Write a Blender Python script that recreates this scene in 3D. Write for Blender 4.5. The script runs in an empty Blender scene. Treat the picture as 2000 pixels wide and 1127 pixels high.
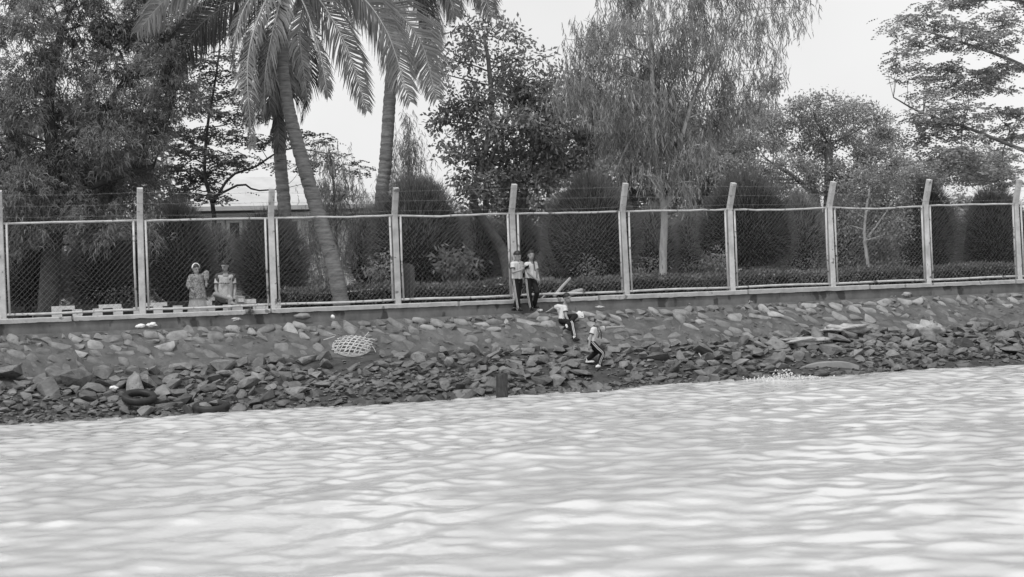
import bpy, bmesh, math, random
import numpy as np
from mathutils import Vector, Matrix, noise as mnoise

random.seed(7)
RNG = np.random.default_rng(11)
SC = bpy.context.scene
COL = SC.collection
R = math.radians

# ------------------------------------------------------------------ camera
F = 2800.0                       # focal length in pixels of the 2000 px wide photograph
ROLL, PITCH = 0.0396, 0.00953
CAM_H = 1.85                     # eye height above the river
D = 33.157                       # distance to the fence line straight ahead
TH = math.atan(0.33632)          # the fence recedes to the right
RT = np.array([math.cos(ROLL), math.sin(ROLL) * math.sin(PITCH), -math.sin(ROLL) * math.cos(PITCH)])
UP = np.array([math.sin(ROLL), -math.cos(ROLL) * math.sin(PITCH), math.cos(ROLL) * math.cos(PITCH)])
FW = np.array([0.0, math.cos(PITCH), math.sin(PITCH)])
CAM = np.array([0.0, 0.0, CAM_H])
cd = bpy.data.cameras.new("camera")
cam = bpy.data.objects.new("camera", cd)
COL.objects.link(cam)
cd.sensor_width = 36.0
cd.lens = 36.0 * F / 2000.0
cd.clip_start, cd.clip_end = 0.1, 2000
cam.matrix_world = Matrix(((RT[0], UP[0], -FW[0], 0), (RT[1], UP[1], -FW[1], 0), (RT[2], UP[2], -FW[2], CAM_H), (0, 0, 0, 1)))
cd.dof.use_dof = True
cd.dof.focus_distance = 32.5
cd.dof.aperture_fstop = 2.2
SC.camera = cam

# ------------------------------------------------------------------ sky and sun (thin overcast)
SUN_EL, SUN_AZ = R(58), R(212)   # azimuth clockwise from +Y: behind the camera, to the left
w = bpy.data.worlds.new("World")
SC.world = w
w.use_nodes = True
nt = w.node_tree
nt.nodes.clear()
out = nt.nodes.new("ShaderNodeOutputWorld")
bg = nt.nodes.new("ShaderNodeBackground")
sky = nt.nodes.new("ShaderNodeTexSky")
sky.sky_type = 'NISHITA'
sky.sun_disc = False
sky.sun_elevation = SUN_EL
sky.sun_rotation = SUN_AZ
sky.air_density, sky.dust_density, sky.ozone_density = 1.0, 4.0, 1.0
bw = nt.nodes.new("ShaderNodeRGBToBW")
mixv = nt.nodes.new("ShaderNodeMix")          # even grey-white cloud cover over the clear sky
mixv.data_type = 'FLOAT'
mixv.inputs[0].default_value = 0.72
mixv.inputs[3].default_value = 9.6
nt.links.new(sky.outputs[0], bw.inputs[0])
nt.links.new(bw.outputs[0], mixv.inputs[2])
tcw = nt.nodes.new("ShaderNodeTexCoord")
cln = nt.nodes.new("ShaderNodeTexNoise")
cln.inputs["Scale"].default_value = 2.2
cln.inputs["Detail"].default_value = 5
clr = nt.nodes.new("ShaderNodeMapRange")
clr.inputs[1].default_value, clr.inputs[2].default_value = .3, .7
clr.inputs[3].default_value, clr.inputs[4].default_value = 8.9, 11.3
nt.links.new(tcw.outputs["Generated"], cln.inputs["Vector"])
nt.links.new(cln.outputs[0], clr.inputs[0])
nt.links.new(clr.outputs[0], mixv.inputs[3])
nt.links.new(mixv.outputs[0], bg.inputs[0])
nt.links.new(bg.outputs[0], out.inputs[0])
bg.inputs[1].default_value = 0.086
sd = bpy.data.lights.new("sun", 'SUN')
sd.energy = 1.6
sd.angle = R(14)
sd.color = (1, 1, 1)
sun = bpy.data.objects.new("sun", sd)
COL.objects.link(sun)
sdir = Vector((math.sin(SUN_AZ) * math.cos(SUN_EL), math.cos(SUN_AZ) * math.cos(SUN_EL), math.sin(SUN_EL)))
sun.rotation_euler = sdir.to_track_quat('Z', 'Y').to_euler()
SC.view_settings.view_transform = 'Standard'
SC.view_settings.look = 'None'
SC.view_settings.exposure = 0.4
SC.view_settings.gamma = 1.0
SC.view_settings.use_curve_mapping = False
SC.cycles.use_denoising = True
SC.cycles.max_bounces = 6
SC.cycles.transparent_max_bounces = 4

# ------------------------------------------------------------------ frame of reference
T = np.array([math.cos(TH), math.sin(TH), 0.0])      # along the fence
N = np.array([math.sin(TH), -math.cos(TH), 0.0])     # from the fence towards the river
O = np.array([0.0, D, 0.0])
Z = np.array([0.0, 0.0, 1.0])

def W3(u, v, z):
    return O + u * T + v * N + z * Z

def ray(px, py):
    return FW + (px - 1000) / F * RT - (py - 563.5) / F * UP

def PX(px, py, v):
    """the point of the upright plane v metres in front of the fence that lies on that line of sight"""
    d = ray(px, py)
    k = float((O - CAM) @ N + v) / float(d @ N)
    return CAM + d * k

def PXM(px, py, v):
    d = ray(px, py)
    return F / (float((O - CAM) @ N + v) / float(d @ N))

def PZ(px, py, z):
    d = ray(px, py)
    return CAM + d * ((z - CAM_H) / d[2])

def UV(p):
    q = np.asarray(p) - O
    return float(q @ T), float(q @ N)

COPING = CAM_H + 0.067
GROUND = 1.62
LEDGE = 1.575

# ------------------------------------------------------------------ helpers
def mesh_arrays(name, V, Fq):
    V = np.asarray(V, dtype=np.float32)
    Fq = np.asarray(Fq, dtype=np.int32)
    me = bpy.data.meshes.new(name)
    n, k = Fq.shape
    me.vertices.add(len(V))
    me.vertices.foreach_set("co", V.ravel())
    me.loops.add(n * k)
    me.loops.foreach_set("vertex_index", Fq.ravel())
    me.polygons.add(n)
    me.polygons.foreach_set("loop_start", np.arange(0, n * k, k, dtype=np.int32))
    me.polygons.foreach_set("loop_total", np.full(n, k, dtype=np.int32))
    me.update(calc_edges=True)
    return me

def smooth(me, flag=True):
    me.polygons.foreach_set("use_smooth", np.full(len(me.polygons), flag))
    return me

def put(name, me, mats, parent=None, loc=None):
    """link a mesh whose vertices are in world space; under a parent they are moved into its frame"""
    o = bpy.data.objects.new(name, me)
    COL.objects.link(o)
    if mats is not None and len(me.materials) == 0:
        for m in (mats if isinstance(mats, (list, tuple)) else [mats]):
            me.materials.append(m)
    base = None
    if parent is not None:
        o.parent = parent
        base = origin_of(parent)
    elif loc is not None:
        base = np.array(loc, dtype=float)
        o.location = base
    if base is not None and np.abs(base).sum() > 0:
        n = len(me.vertices)
        a = np.empty(n * 3, dtype=np.float32)
        me.vertices.foreach_get("co", a)
        a = a.reshape(-1, 3) - base.astype(np.float32)
        me.vertices.foreach_set("co", a.ravel())
        me.update()
    return o

def origin_of(o):
    p = np.zeros(3)
    while o is not None:
        p = p + np.array(o.location)
        o = o.parent
    return p

def tag(o, label=None, cat=None, group=None, kind=None):
    if label: o["label"] = label
    if cat: o["category"] = cat
    if group: o["group"] = group
    if kind: o["kind"] = kind
    return o

def thing(name, loc, label, cat, group=None):
    o = bpy.data.objects.new(name, None)
    o.empty_display_size = 0.2
    COL.objects.link(o)
    o.location = tuple(float(c) for c in loc)
    return tag(o, label, cat, group)

def unit(a):
    a = np.asarray(a, dtype=float)
    return a / (np.linalg.norm(a, axis=-1, keepdims=True) + 1e-12)

class MB:
    """collects shapes into one mesh"""
    def __init__(self):
        self.v, self.f, self.m = [], [], []
    def add(self, vs, fs, mi=0):
        b = len(self.v)
        self.v += [tuple(map(float, p)) for p in vs]
        self.f += [tuple(i + b for i in f) for f in fs]
        self.m += [mi] * len(fs)
    def box(self, c, ax, ay, az, mi=0):
        """c centre, ax ay az half vectors"""
        c, ax, ay, az = (np.asarray(q, dtype=float) for q in (c, ax, ay, az))
        vs = [c + i * ax + j * ay + k * az for k in (-1, 1) for j in (-1, 1) for i in (-1, 1)]
        self.add(vs, [(0, 2, 3, 1), (4, 5, 7, 6), (0, 1, 5, 4), (2, 6, 7, 3), (0, 4, 6, 2), (1, 3, 7, 5)], mi)
    def tube(self, pts, rad, seg=8, mi=0, cap=True, squash=None):
        pts = [np.asarray(p, dtype=float) for p in pts]
        n = len(pts)
        if not hasattr(rad, '__len__'): rad = [rad] * n
        rings = []
        prev = None
        for i, p in enumerate(pts):
            t = unit(pts[min(i + 1, n - 1)] - pts[max(i - 1, 0)])
            if prev is None:
                a = np.array([0, 0, 1.0]) if abs(t[2]) < 0.9 else np.array([1.0, 0, 0])
                s = unit(np.cross(t, a))
            else:
                s = unit(prev - t * (prev @ t))
            prev = s
            q = np.cross(t, s)
            rings.append([p + rad[i] * (math.cos(2 * math.pi * k / seg) * s + math.sin(2 * math.pi * k / seg) * q) for k in range(seg)])
        vs = [x for r in rings for x in r]
        fs = []
        for i in range(n - 1):
            for k in range(seg):
                a, b = i * seg + k, i * seg + (k + 1) % seg
                fs.append((a, b, b + seg, a + seg))
        if cap:
            fs.append(tuple(range(seg - 1, -1, -1)))
            fs.append(tuple((n - 1) * seg + k for k in range(seg)))
        self.add(vs, fs, mi)
    def mesh(self, name="mesh", sm=False):
        me = bpy.data.meshes.new(name)
        me.from_pydata(self.v, [], self.f)
        me.polygons.foreach_set("material_index", self.m)
        me.update()
        if sm: smooth(me)
        return me
    def build(self, name, mats, parent=None, sm=False, loc=None):
        return put(name, self.mesh(name, sm), mats, parent, loc)

def spline(pts, n):
    """Catmull-Rom through the points"""
    P = np.asarray(pts, dtype=float)
    P = np.vstack([2 * P[0] - P[1], P, 2 * P[-1] - P[-2]])
    outp = []
    m = len(P) - 3
    for t in np.linspace(0, m, n):
        i = min(int(t), m - 1)
        s = t - i
        a, b, c, d = P[i:i + 4]
        outp.append(0.5 * ((2 * b) + (c - a) * s + (2 * a - 5 * b + 4 * c - d) * s * s + (3 * b - a - 3 * c + d) * s ** 3))
    return np.array(outp)

def hullmesh(pts, name):
    bm = bmesh.new()
    for p in pts: bm.verts.new(p)
    r = bmesh.ops.convex_hull(bm, input=bm.verts)
    junk = [g for g in r["geom_interior"] if isinstance(g, bmesh.types.BMVert)] + [g for g in r["geom_unused"] if isinstance(g, bmesh.types.BMVert)]
    if junk: bmesh.ops.delete(bm, geom=list(set(junk)), context='VERTS')
    me = bpy.data.meshes.new(name)
    bm.to_mesh(me); bm.free()
    return me

# ------------------------------------------------------------------ materials (black and white film: greys only)
def g4(x): return (x, x, x, 1.0)

def mat(name, lo, hi, scale=6.0, rough=0.85, bump=0.0, bscale=None, spec=0.2, obj_var=0.0, island=0.0, trans=0.0,
        detail=6.0, dist=0.0, stretch=None, spots=None):
    m = bpy.data.materials.new(name)
    m.use_nodes = True
    t = m.node_tree
    p = t.nodes["Principled BSDF"]
    L = t.links.new
    geo = t.nodes.new("ShaderNodeNewGeometry")
    pos = geo.outputs["Position"]
    if stretch:
        mp = t.nodes.new("ShaderNodeMapping")
        mp.inputs["Scale"].default_value = stretch
        L(pos, mp.inputs[0]); pos = mp.outputs[0]
    nz = t.nodes.new("ShaderNodeTexNoise")
    nz.inputs["Scale"].default_value = scale
    nz.inputs["Detail"].default_value = detail
    nz.inputs["Roughness"].default_value = 0.62
    nz.inputs["Distortion"].default_value = dist
    L(pos, nz.inputs["Vector"])
    mr = t.nodes.new("ShaderNodeMapRange")
    mr.inputs[1].default_value, mr.inputs[2].default_value = 0.3, 0.7
    mr.inputs[3].default_value, mr.inputs[4].default_value = lo, hi
    L(nz.outputs[0], mr.inputs[0])
    val = mr.outputs[0]
    def times(val, src, a):
        q = t.nodes.new("ShaderNodeMapRange")
        q.inputs[3].default_value, q.inputs[4].default_value = 1 - a, 1 + a
        L(src, q.inputs[0])
        mm = t.nodes.new("ShaderNodeMath"); mm.operation = 'MULTIPLY'
        L(val, mm.inputs[0]); L(q.outputs[0], mm.inputs[1])
        return mm.outputs[0]
    if obj_var:
        oi = t.nodes.new("ShaderNodeObjectInfo")
        val = times(val, oi.outputs["Random"], obj_var)
    if island:
        val = times(val, geo.outputs["Random Per Island"], island)
    if spots:                                  # (scale, threshold, value): stains and lichen with a shape of their own
        sn = t.nodes.new("ShaderNodeTexNoise")
        sn.inputs["Scale"].default_value = spots[0]
        sn.inputs["Detail"].default_value = 5
        L(pos, sn.inputs["Vector"])
        sr = t.nodes.new("ShaderNodeMapRange")
        sr.inputs[1].default_value, sr.inputs[2].default_value = spots[1], spots[1] + 0.06
        L(sn.outputs[0], sr.inputs[0])
        mx = t.nodes.new("ShaderNodeMix"); mx.data_type = 'FLOAT'
        L(sr.outputs[0], mx.inputs[0]); L(val, mx.inputs[2])
        mx.inputs[3].default_value = spots[2]
        val = mx.outputs[0]
    cc = t.nodes.new("ShaderNodeCombineColor")
    for i in range(3): L(val, cc.inputs[i])
    L(cc.outputs[0], p.inputs["Base Color"])
    p.inputs["Roughness"].default_value = rough
    p.inputs["Specular IOR Level"].default_value = spec
    if bump:
        bn = t.nodes.new("ShaderNodeTexNoise")
        bn.inputs["Scale"].default_value = bscale or scale * 3
        bn.inputs["Detail"].default_value = 8
        bn.inputs["Roughness"].default_value = 0.65
        L(pos, bn.inputs["Vector"])
        b = t.nodes.new("ShaderNodeBump")
        b.inputs["Strength"].default_value = 1.0
        b.inputs["Distance"].default_value = bump
        L(bn.outputs[0], b.inputs["Height"])
        L(b.outputs[0], p.inputs["Normal"])
    if trans:
        tr = t.nodes.new("ShaderNodeBsdfTranslucent")
        L(cc.outputs[0], tr.inputs[0])
        ms = t.nodes.new("ShaderNodeMixShader")
        ms.inputs[0].default_value = trans
        L(p.outputs[0], ms.inputs[1]); L(tr.outputs[0], ms.inputs[2])
        L(ms.outputs[0], t.nodes["Material Output"].inputs[0])
    return m

M = {}
M['mortar'] = mat("mortar", .07, .14, 3.0, .9, .03, 12, spots=(4, .62, .06))
M['stone'] = mat("revetment_stone", .16, .33, 5.0, .9, .012, 22, obj_var=.35, spots=(9, .62, .16))
M['stone_mud'] = mat("muddy_stone", .11, .21, 5.0, .9, .016, 18, obj_var=.25)
M['rock'] = mat("rubble_rock", .10, .235, 4.0, .88, .03, 12, obj_var=.3, spots=(7, .64, .09))
M['rock_wet'] = mat("wet_rock", .06, .15, 4.0, .55, .02, 13, spec=.4, obj_var=.35, spots=(6, .62, .03))
M['pebble'] = mat("pebbles", .07, .19, 9.0, .85, island=.5)
M['bank'] = mat("bank_mud", .035, .09, 4.0, .9, .03, 12)
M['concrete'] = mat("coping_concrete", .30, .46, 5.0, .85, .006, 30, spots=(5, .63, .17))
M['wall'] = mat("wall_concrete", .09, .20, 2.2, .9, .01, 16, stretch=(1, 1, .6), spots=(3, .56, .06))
M['post'] = mat("post_concrete", .34, .56, 4.0, .85, .006, 26, obj_var=.12, spots=(7, .63, .16))
M['pipe'] = mat("painted_pipe", .36, .56, 5.0, .6, .002, 40, spec=.3, spots=(8, .60, .13))
M['wire'] = mat("galvanised_wire", .16, .24, 20, .5, spec=.4)
M['barb'] = mat("barbed_wire", .16, .26, 20, .6)
M['bark_palm'] = mat("palm_bark", .10, .27, 2.6, .9, .02, 9, stretch=(1.3, 1.3, 8), spots=(2.2, .64, .05))
M['bark_dark'] = mat("dark_bark", .03, .08, 8.0, .9, .02, 18)
M['bark_mid'] = mat("mid_bark", .09, .19, 7.0, .9, .012, 22)
M['bark_pale'] = mat("pale_bark", .24, .46, 6.0, .85, .006, 24, stretch=(2, 2, .5), spots=(5, .63, .14))
M['twig'] = mat("twig", .07, .14, 10, .9)
M['water_dummy'] = None
def leaf(name, lo, hi, trans=.35, island=.4, spec=.25):
    return mat(name, lo, hi, .9, .6, island=island, trans=trans, spec=spec, detail=3)
M['leaf_acacia'] = leaf("acacia_leaf", 0.130, 0.270)
M['leaf_layer'] = leaf("feather_leaf", 0.070, 0.130)
M['leaf_broad'] = leaf("broad_leaf", 0.170, 0.300, spec=.4)
M['leaf_gum'] = leaf("gum_leaf", 0.200, 0.360)
M['leaf_rain'] = leaf("rain_tree_leaf", 0.260, 0.420)
M['leaf_right'] = leaf("pale_feather_leaf", 0.220, 0.380)
M['leaf_small'] = leaf("small_leaf", 0.180, 0.320)
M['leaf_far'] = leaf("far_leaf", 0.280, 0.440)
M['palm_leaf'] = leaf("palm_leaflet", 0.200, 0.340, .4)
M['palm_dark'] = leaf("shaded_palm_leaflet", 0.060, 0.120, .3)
M['rachis'] = mat("frond_rib", .28, .42, 5, .6)
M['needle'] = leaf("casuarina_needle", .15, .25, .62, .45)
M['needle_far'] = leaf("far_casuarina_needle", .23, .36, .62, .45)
M['core'] = mat("foliage_inner_shade", .012, .024, 7, .95)  # near-black: shade deep inside the foliage, put into the colour
M['hedge'] = leaf("hedge_leaf", 0.090, 0.200, .25, .5)
M['white_leaf'] = leaf("pale_bush_leaf", .45, .7)
M['grass'] = mat("lawn", .06, .13, 3, .95, .02, 20)
M['roof'] = mat("pale_roof", .42, .55, 1.2, .7)
M['white_wall'] = mat("white_wall", .62, .8, 1.5, .8)
M['glass_dark'] = mat("window_glass", .04, .08, 2, .15, spec=.5)
M['white_paint'] = mat("white_paint", .55, .75, 8, .7, spots=(8, .64, .3))
M['black_paint'] = mat("black_paint", .015, .035, 8, .6)
M['bamboo'] = mat("bamboo", .38, .58, 14, .6)
M['wood_dark'] = mat("wet_wood", .025, .07, 9, .7, .01, 25, stretch=(3, 3, .5))
M['wood_pale'] = mat("dry_wood", .30, .45, 9, .8, stretch=(2, 2, 2))
M['slab'] = mat("smooth_concrete", .20, .30, 4, .8, .004, 30)
M['rubber'] = mat("rubber", .012, .03, 8, .55, spec=.4)
M['plastic'] = mat("white_plastic", .62, .82, 6, .45, .004, 20, spec=.4)
M['sheet'] = mat("bleached_sheet", .24, .46, 6, .8, .012, 18, spots=(9, .62, .18))
M['skin'] = mat("skin", .24, .31, 6, .6, spec=.3)
M['hair'] = mat("hair", .010, .022, 30, .5, .003, 120, spec=.4)
M['shirt'] = mat("white_shirt", .50, .62, 10, .85, .006, 24)
M['shirt_trim'] = mat("dark_trim", .06, .09, 10, .85)
M['trouser'] = mat("navy_trousers", .010, .020, 10, .85, .006, 20)
M['stripe'] = mat("white_stripe", .40, .52, 10, .8)
M['shoe'] = mat("black_shoe", .010, .020, 10, .5)
M['sock'] = mat("white_sock", .66, .78, 10, .85)
M['floral'] = mat("floral_cloth", .05, .42, 34, .9, detail=2)
M['skirt'] = mat("pale_skirt", .30, .42, 12, .9, spots=(22, .62, .2))
M['shorts'] = mat("pale_shorts", .36, .46, 9, .85)
M['jersey'] = mat("grey_jersey", .40, .50, 9, .85, .004, 24)
M['cap_cloth'] = mat("cap_cloth", .13, .19, 10, .85)
M['cap_light'] = mat("cap_brim_edge", .26, .34, 10, .85)
M['cloth_dark'] = mat("dark_cloth", .05, .085, 6, .9, .006, 18)

def water_material():
    m = bpy.data.materials.new("river_water")
    m.use_nodes = True
    t = m.node_tree
    L = t.links.new
    p = t.nodes["Principled BSDF"]
    geo = t.nodes.new("ShaderNodeNewGeometry")
    p.inputs["Base Color"].default_value = g4(0.57)       # silty water
    p.inputs["Roughness"].default_value = 0.02
    p.inputs["IOR"].default_value = 1.34
    mp = t.nodes.new("ShaderNodeMapping")
    mp.inputs["Scale"].default_value = (1.2, 1.0, 1.0)
    L(geo.outputs["Position"], mp.inputs[0])
    n1 = t.nodes.new("ShaderNodeTexNoise")
    n1.inputs["Scale"].default_value = 9.0
    n1.inputs["Detail"].default_value = 5
    n1.inputs["Roughness"].default_value = .55
    n1.inputs["Distortion"].default_value = .8
    L(mp.outputs[0], n1.inputs["Vector"])
    n2 = t.nodes.new("ShaderNodeTexNoise")               # where the wind roughens the surface
    n2.inputs["Scale"].default_value = .22
    n2.inputs["Detail"].default_value = 3
    L(geo.outputs["Position"], n2.inputs["Vector"])
    mr = t.nodes.new("ShaderNodeMapRange")
    mr.inputs[1].default_value, mr.inputs[2].default_value = .35, .65
    mr.inputs[3].default_value, mr.inputs[4].default_value = .35, 1.0
    L(n2.outputs[0], mr.inputs[0])
    b = t.nodes.new("ShaderNodeBump")
    b.inputs["Distance"].default_value = 0.005
    L(mr.outputs[0], b.inputs["Strength"])
    L(n1.outputs[0], b.inputs["Height"])
    L(b.outputs[0], p.inputs["Normal"])
    return m
M['water'] = water_material()

# ================================================================== SETTING: ground, river, bank
def bank_z(u, v):
    """height of the bank under the stones"""
    xs = [-40, 0.30, 0.62, 1.45, 2.2, 3.1, 4.25, 5.2, 8.0, 14]
    zs = [LEDGE, LEDGE, LEDGE - .05, .86, .62, .36, -.03, -.3, -.9, -1.6]
    z = float(np.interp(v + 0.18 * math.sin(u * .55 + .4) * min(max(v - 1.2, 0), 1), xs, zs))
    a = min(max(v - .5, 0), 1)
    n = mnoise.noise(Vector((u * .9, v * 1.2, 0)))
    n2 = mnoise.noise(Vector((u * 2.7, v * 2.7, 3)))
    return z + a * (.07 * n + .035 * n2) * (1 if v > 1.4 else .35)

WAVE = .0031
def make_setting():
    # park ground behind the fence, out to the horizon
    g = MB()
    us = [-900, -120, -40, -14, 14, 40, 120, 900]
    vs = [-0.16, -3, -12, -40, -150, -900]
    V = [W3(u, v, GROUND) for v in vs for u in us]
    k = len(us)
    g.add(V, [(j * k + i, j * k + i + 1, (j + 1) * k + i + 1, (j + 1) * k + i) for j in range(len(vs) - 1) for i in range(k - 1)])
    tag(g.build("park_lawn", M['grass']), kind='structure')
    # river bed and bank
    us = np.concatenate([[-200, -80, -40, -24], np.arange(-18, 22.01, .11), [28, 45, 90, 220]])
    vs = np.concatenate([np.arange(.06, 6.6, .11), [7.5, 9, 12, 20, 60]])
    V = np.array([W3(u, v, bank_z(u, v)) for v in vs for u in us])
    k = len(us)
    idx = np.arange(len(V)).reshape(len(vs), k)
    Fq = np.stack([idx[:-1, :-1], idx[1:, :-1], idx[1:, 1:], idx[:-1, 1:]], -1).reshape(-1, 4)
    me = smooth(mesh_arrays("riverbank", V, Fq))
    bank = tag(put("riverbank", me, M['bank']), kind='structure')
    # the river: one sheet with real waves near the camera
    us = np.concatenate([[-900, -300, -120, -60, -36, -26, -19], np.arange(-14, 16.01, .06), [20, 24, 32, 50, 120, 300, 900]])
    vs = np.concatenate([np.arange(3.0, 27.0, .06), [28, 30, 33, 38, 50, 90, 200, 900]])
    U, Vv = np.meshgrid(us, vs)
    h = np.zeros_like(U); du = np.zeros_like(U); dv = np.zeros_like(U)
    rng = np.random.default_rng(3)
    patch = 0.5 + .5 * np.sin(U * .33 + .9 * np.sin(Vv * .21)) * np.sin(Vv * .37 + 1.1 * np.sin(U * .17 + 1))
    edge = np.clip((Vv - 2.9) / 2.0, .3, 1) * np.clip((27.5 - Vv) / 3, 0, 1) * (np.abs(U - 1) < 15.5)
    for i in range(84):
        lam = math.exp(rng.uniform(math.log(.24), math.log(1.1)))
        ang = rng.uniform(0, 2 * math.pi)
        cx, cy = math.cos(ang), math.sin(ang)
        k = 2 * math.pi / lam
        near = np.clip((Vv - 10) / 9, 0, 1)
        big = min(max((lam - .42) / .35, 0), 1)
        a = WAVE * lam * edge * ((1 - near) * (1.45 - 1.0 * big) + near * (.75 - .10 * big)) * (.35 + 1.1 * (patch if i % 2 else 1 - patch))
        x = k * (cx * U + cy * Vv) + rng.uniform(0, 6.28) + 1.1 * np.sin(.9 * U + .6 * Vv + i) + .9 * np.sin(1.3 * Vv - .5 * U + 2.1 * i)
        h += a * np.sin(x)
        du += .8 * a * cx * np.cos(x); dv += .8 * a * cy * np.cos(x)
    for lam, ang, a in ((3.1, .9, .016), (4.3, 1.9, .018), (2.3, 1.4, .009)):
        h += a * edge * np.sin(2 * math.pi / lam * (math.cos(ang) * U + math.sin(ang) * Vv) + lam)
    U = U + du; Vv = Vv + dv
    P = O + U[..., None] * T + Vv[..., None] * N + h[..., None] * Z
    k = len(us)
    idx = np.arange(U.size).reshape(U.shape)
    Fq = np.stack([idx[:-1, :-1], idx[1:, :-1], idx[1:, 1:], idx[:-1, 1:]], -1).reshape(-1, 4)
    me = smooth(mesh_arrays("river_water", P.reshape(-1, 3), Fq))
    tag(put("river_water", me, M['water']), kind='structure')
    return bank
BANK = make_setting()

# ------------------------------------------------------------------ stones
def rock_mesh(name, n, sx, sy, sz, seed, box=.5, worn=False):
    r = np.random.default_rng(seed)
    p = unit(r.normal(size=(n, 3)))
    q = p / (np.abs(p).max(axis=1, keepdims=True))           # towards a block
    p = (1 - box) * p + box * q * .8
    p *= r.uniform(.82, 1.05, size=(n, 1))
    me = hullmesh([(a * sx, b * sy, c * sz) for a, b, c in p], name)
    if worn:
        bm = bmesh.new(); bm.from_mesh(me)
        bmesh.ops.subdivide_edges(bm, edges=bm.edges[:], cuts=1, use_grid_fill=True)
        bmesh.ops.triangulate(bm, faces=bm.faces[:])
        bmesh.ops.smooth_vert(bm, verts=bm.verts[:], factor=(.06 if worn is True else worn), use_axis_x=True, use_axis_y=True, use_axis_z=True)
        for q in bm.verts:
            n_ = mnoise.noise(q.co * 3.1 + Vector((seed, 0, 0)))
            q.co = q.co * (1 + .13 * n_)
        bm.to_mesh(me); bm.free()
    me.polygons.foreach_set("use_smooth", np.full(len(me.polygons), bool(worn) and worn is not True))
    return me

def rot_frame(ex, ey, ez):
    return Matrix(((ex[0], ey[0], ez[0]), (ex[1], ey[1], ez[1]), (ex[2], ey[2], ez[2])))

def make_revetment():
    # sloping mortar face
    g = MB()
    us = np.arange(-18, 22.01, .16)
    prof = [(.30, LEDGE + .012), (.58, LEDGE + .005), (.66, LEDGE - .05), (.95, 1.335), (1.25, 1.09), (1.56, .84), (1.80, .645), (2.0, .40)]
    V = []
    for u in us:
        for (v, z) in prof:
            a = 0 if v < .4 else 1
            V.append(W3(u, v + a * .02 * mnoise.noise(Vector((u * 3, v * 3, 1))), z + a * .035 * mnoise.noise(Vector((u * 1.7, v * 2.2, 5))) ))
    k = len(prof)
    Fs = [(i * k + j, i * k + j + 1, (i + 1) * k + j + 1, (i + 1) * k + j) for i in range(len(us) - 1) for j in range(k - 1)]
    g.add(V, Fs)
    rev = tag(g.build("stone_revetment", M['mortar'], sm=True), kind='structure')
    proto = {}
    for q in range(14):
        a, b = rock_mesh("stone", 14 + q % 6, .55, .55, .55, 100 + q, .5, .14), None
        b = a.copy()
        a.materials.append(M['stone']); b.materials.append(M['stone_mud'])
        proto[q] = (a, b)
    rng = np.random.default_rng(21)
    sl = unit(np.array([.90, -.735]))                     # down the face in (v, z)
    ex0, dn = T, unit(N * sl[0] + Z * sl[1])
    nrm = np.cross(ex0, dn); nrm = nrm if nrm[2] > 0 else -nrm
    done = []
    rest = MB()
    tries = 0
    while len(done) < 900 and tries < 42000:
        tries += 1
        u = rng.uniform(-12.6, 15.5); s = rng.uniform(.03, 1.34)
        L_ = (rng.uniform(.34, .62) if tries < 5000 else rng.uniform(.14, .32)) * (1.0 if s > .12 else .75)
        H_ = L_ * rng.uniform(.42, .72)
        rr = (L_ + H_) * .195
        if any((u - a) ** 2 + ((s - b) * 1.35) ** 2 < (rr + c) ** 2 for a, b, c in done): continue
        done.append((u, s, rr))
        v, z = .66 + s * sl[0], LEDGE - .05 + s * sl[1]
        ang = rng.normal(.45, .38)                         # most lean the same way
        ex = ex0 * math.cos(ang) + dn * math.sin(ang)
        ey = -ex0 * math.sin(ang) + dn * math.cos(ang)
        tiltv = unit(nrm + .16 * rng.normal() * ex + .16 * rng.normal() * ey)
        ex = unit(ex - tiltv * (ex @ tiltv)); ey = np.cross(tiltv, ex)
        th = rng.uniform(.13, .22)
        mud = rng.uniform() < min(max((s - .30) * 2.4, .04), .96)
        pm = proto[int(rng.integers(14))][1 if mud else 0]
        if len(done) > 300:
            S3 = rot_frame(ex, ey, tiltv) @ Matrix.Diagonal((L_, H_, th))
            cc = W3(u, v, z) + tiltv * (th * (.06 if not mud else -.08))
            rest.add([np.array(S3 @ q.co) + cc for q in pm.vertices], [tuple(q.vertices) for q in pm.polygons], 1 if mud else 0)
            continue
        o = bpy.data.objects.new("stone", pm)
        COL.objects.link(o)
        o.parent = rev
        o.matrix_local = Matrix.Translation(W3(u, v, z) + tiltv * (th * (.06 if not mud else -.08))) @ (rot_frame(ex, ey, tiltv) @ Matrix.Diagonal((L_, H_, th))).to_4x4()
    tag(rest.build("small_stones", [M['stone'], M['stone_mud']], rev), kind='stuff')
    return rev
REV = make_revetment()

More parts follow.
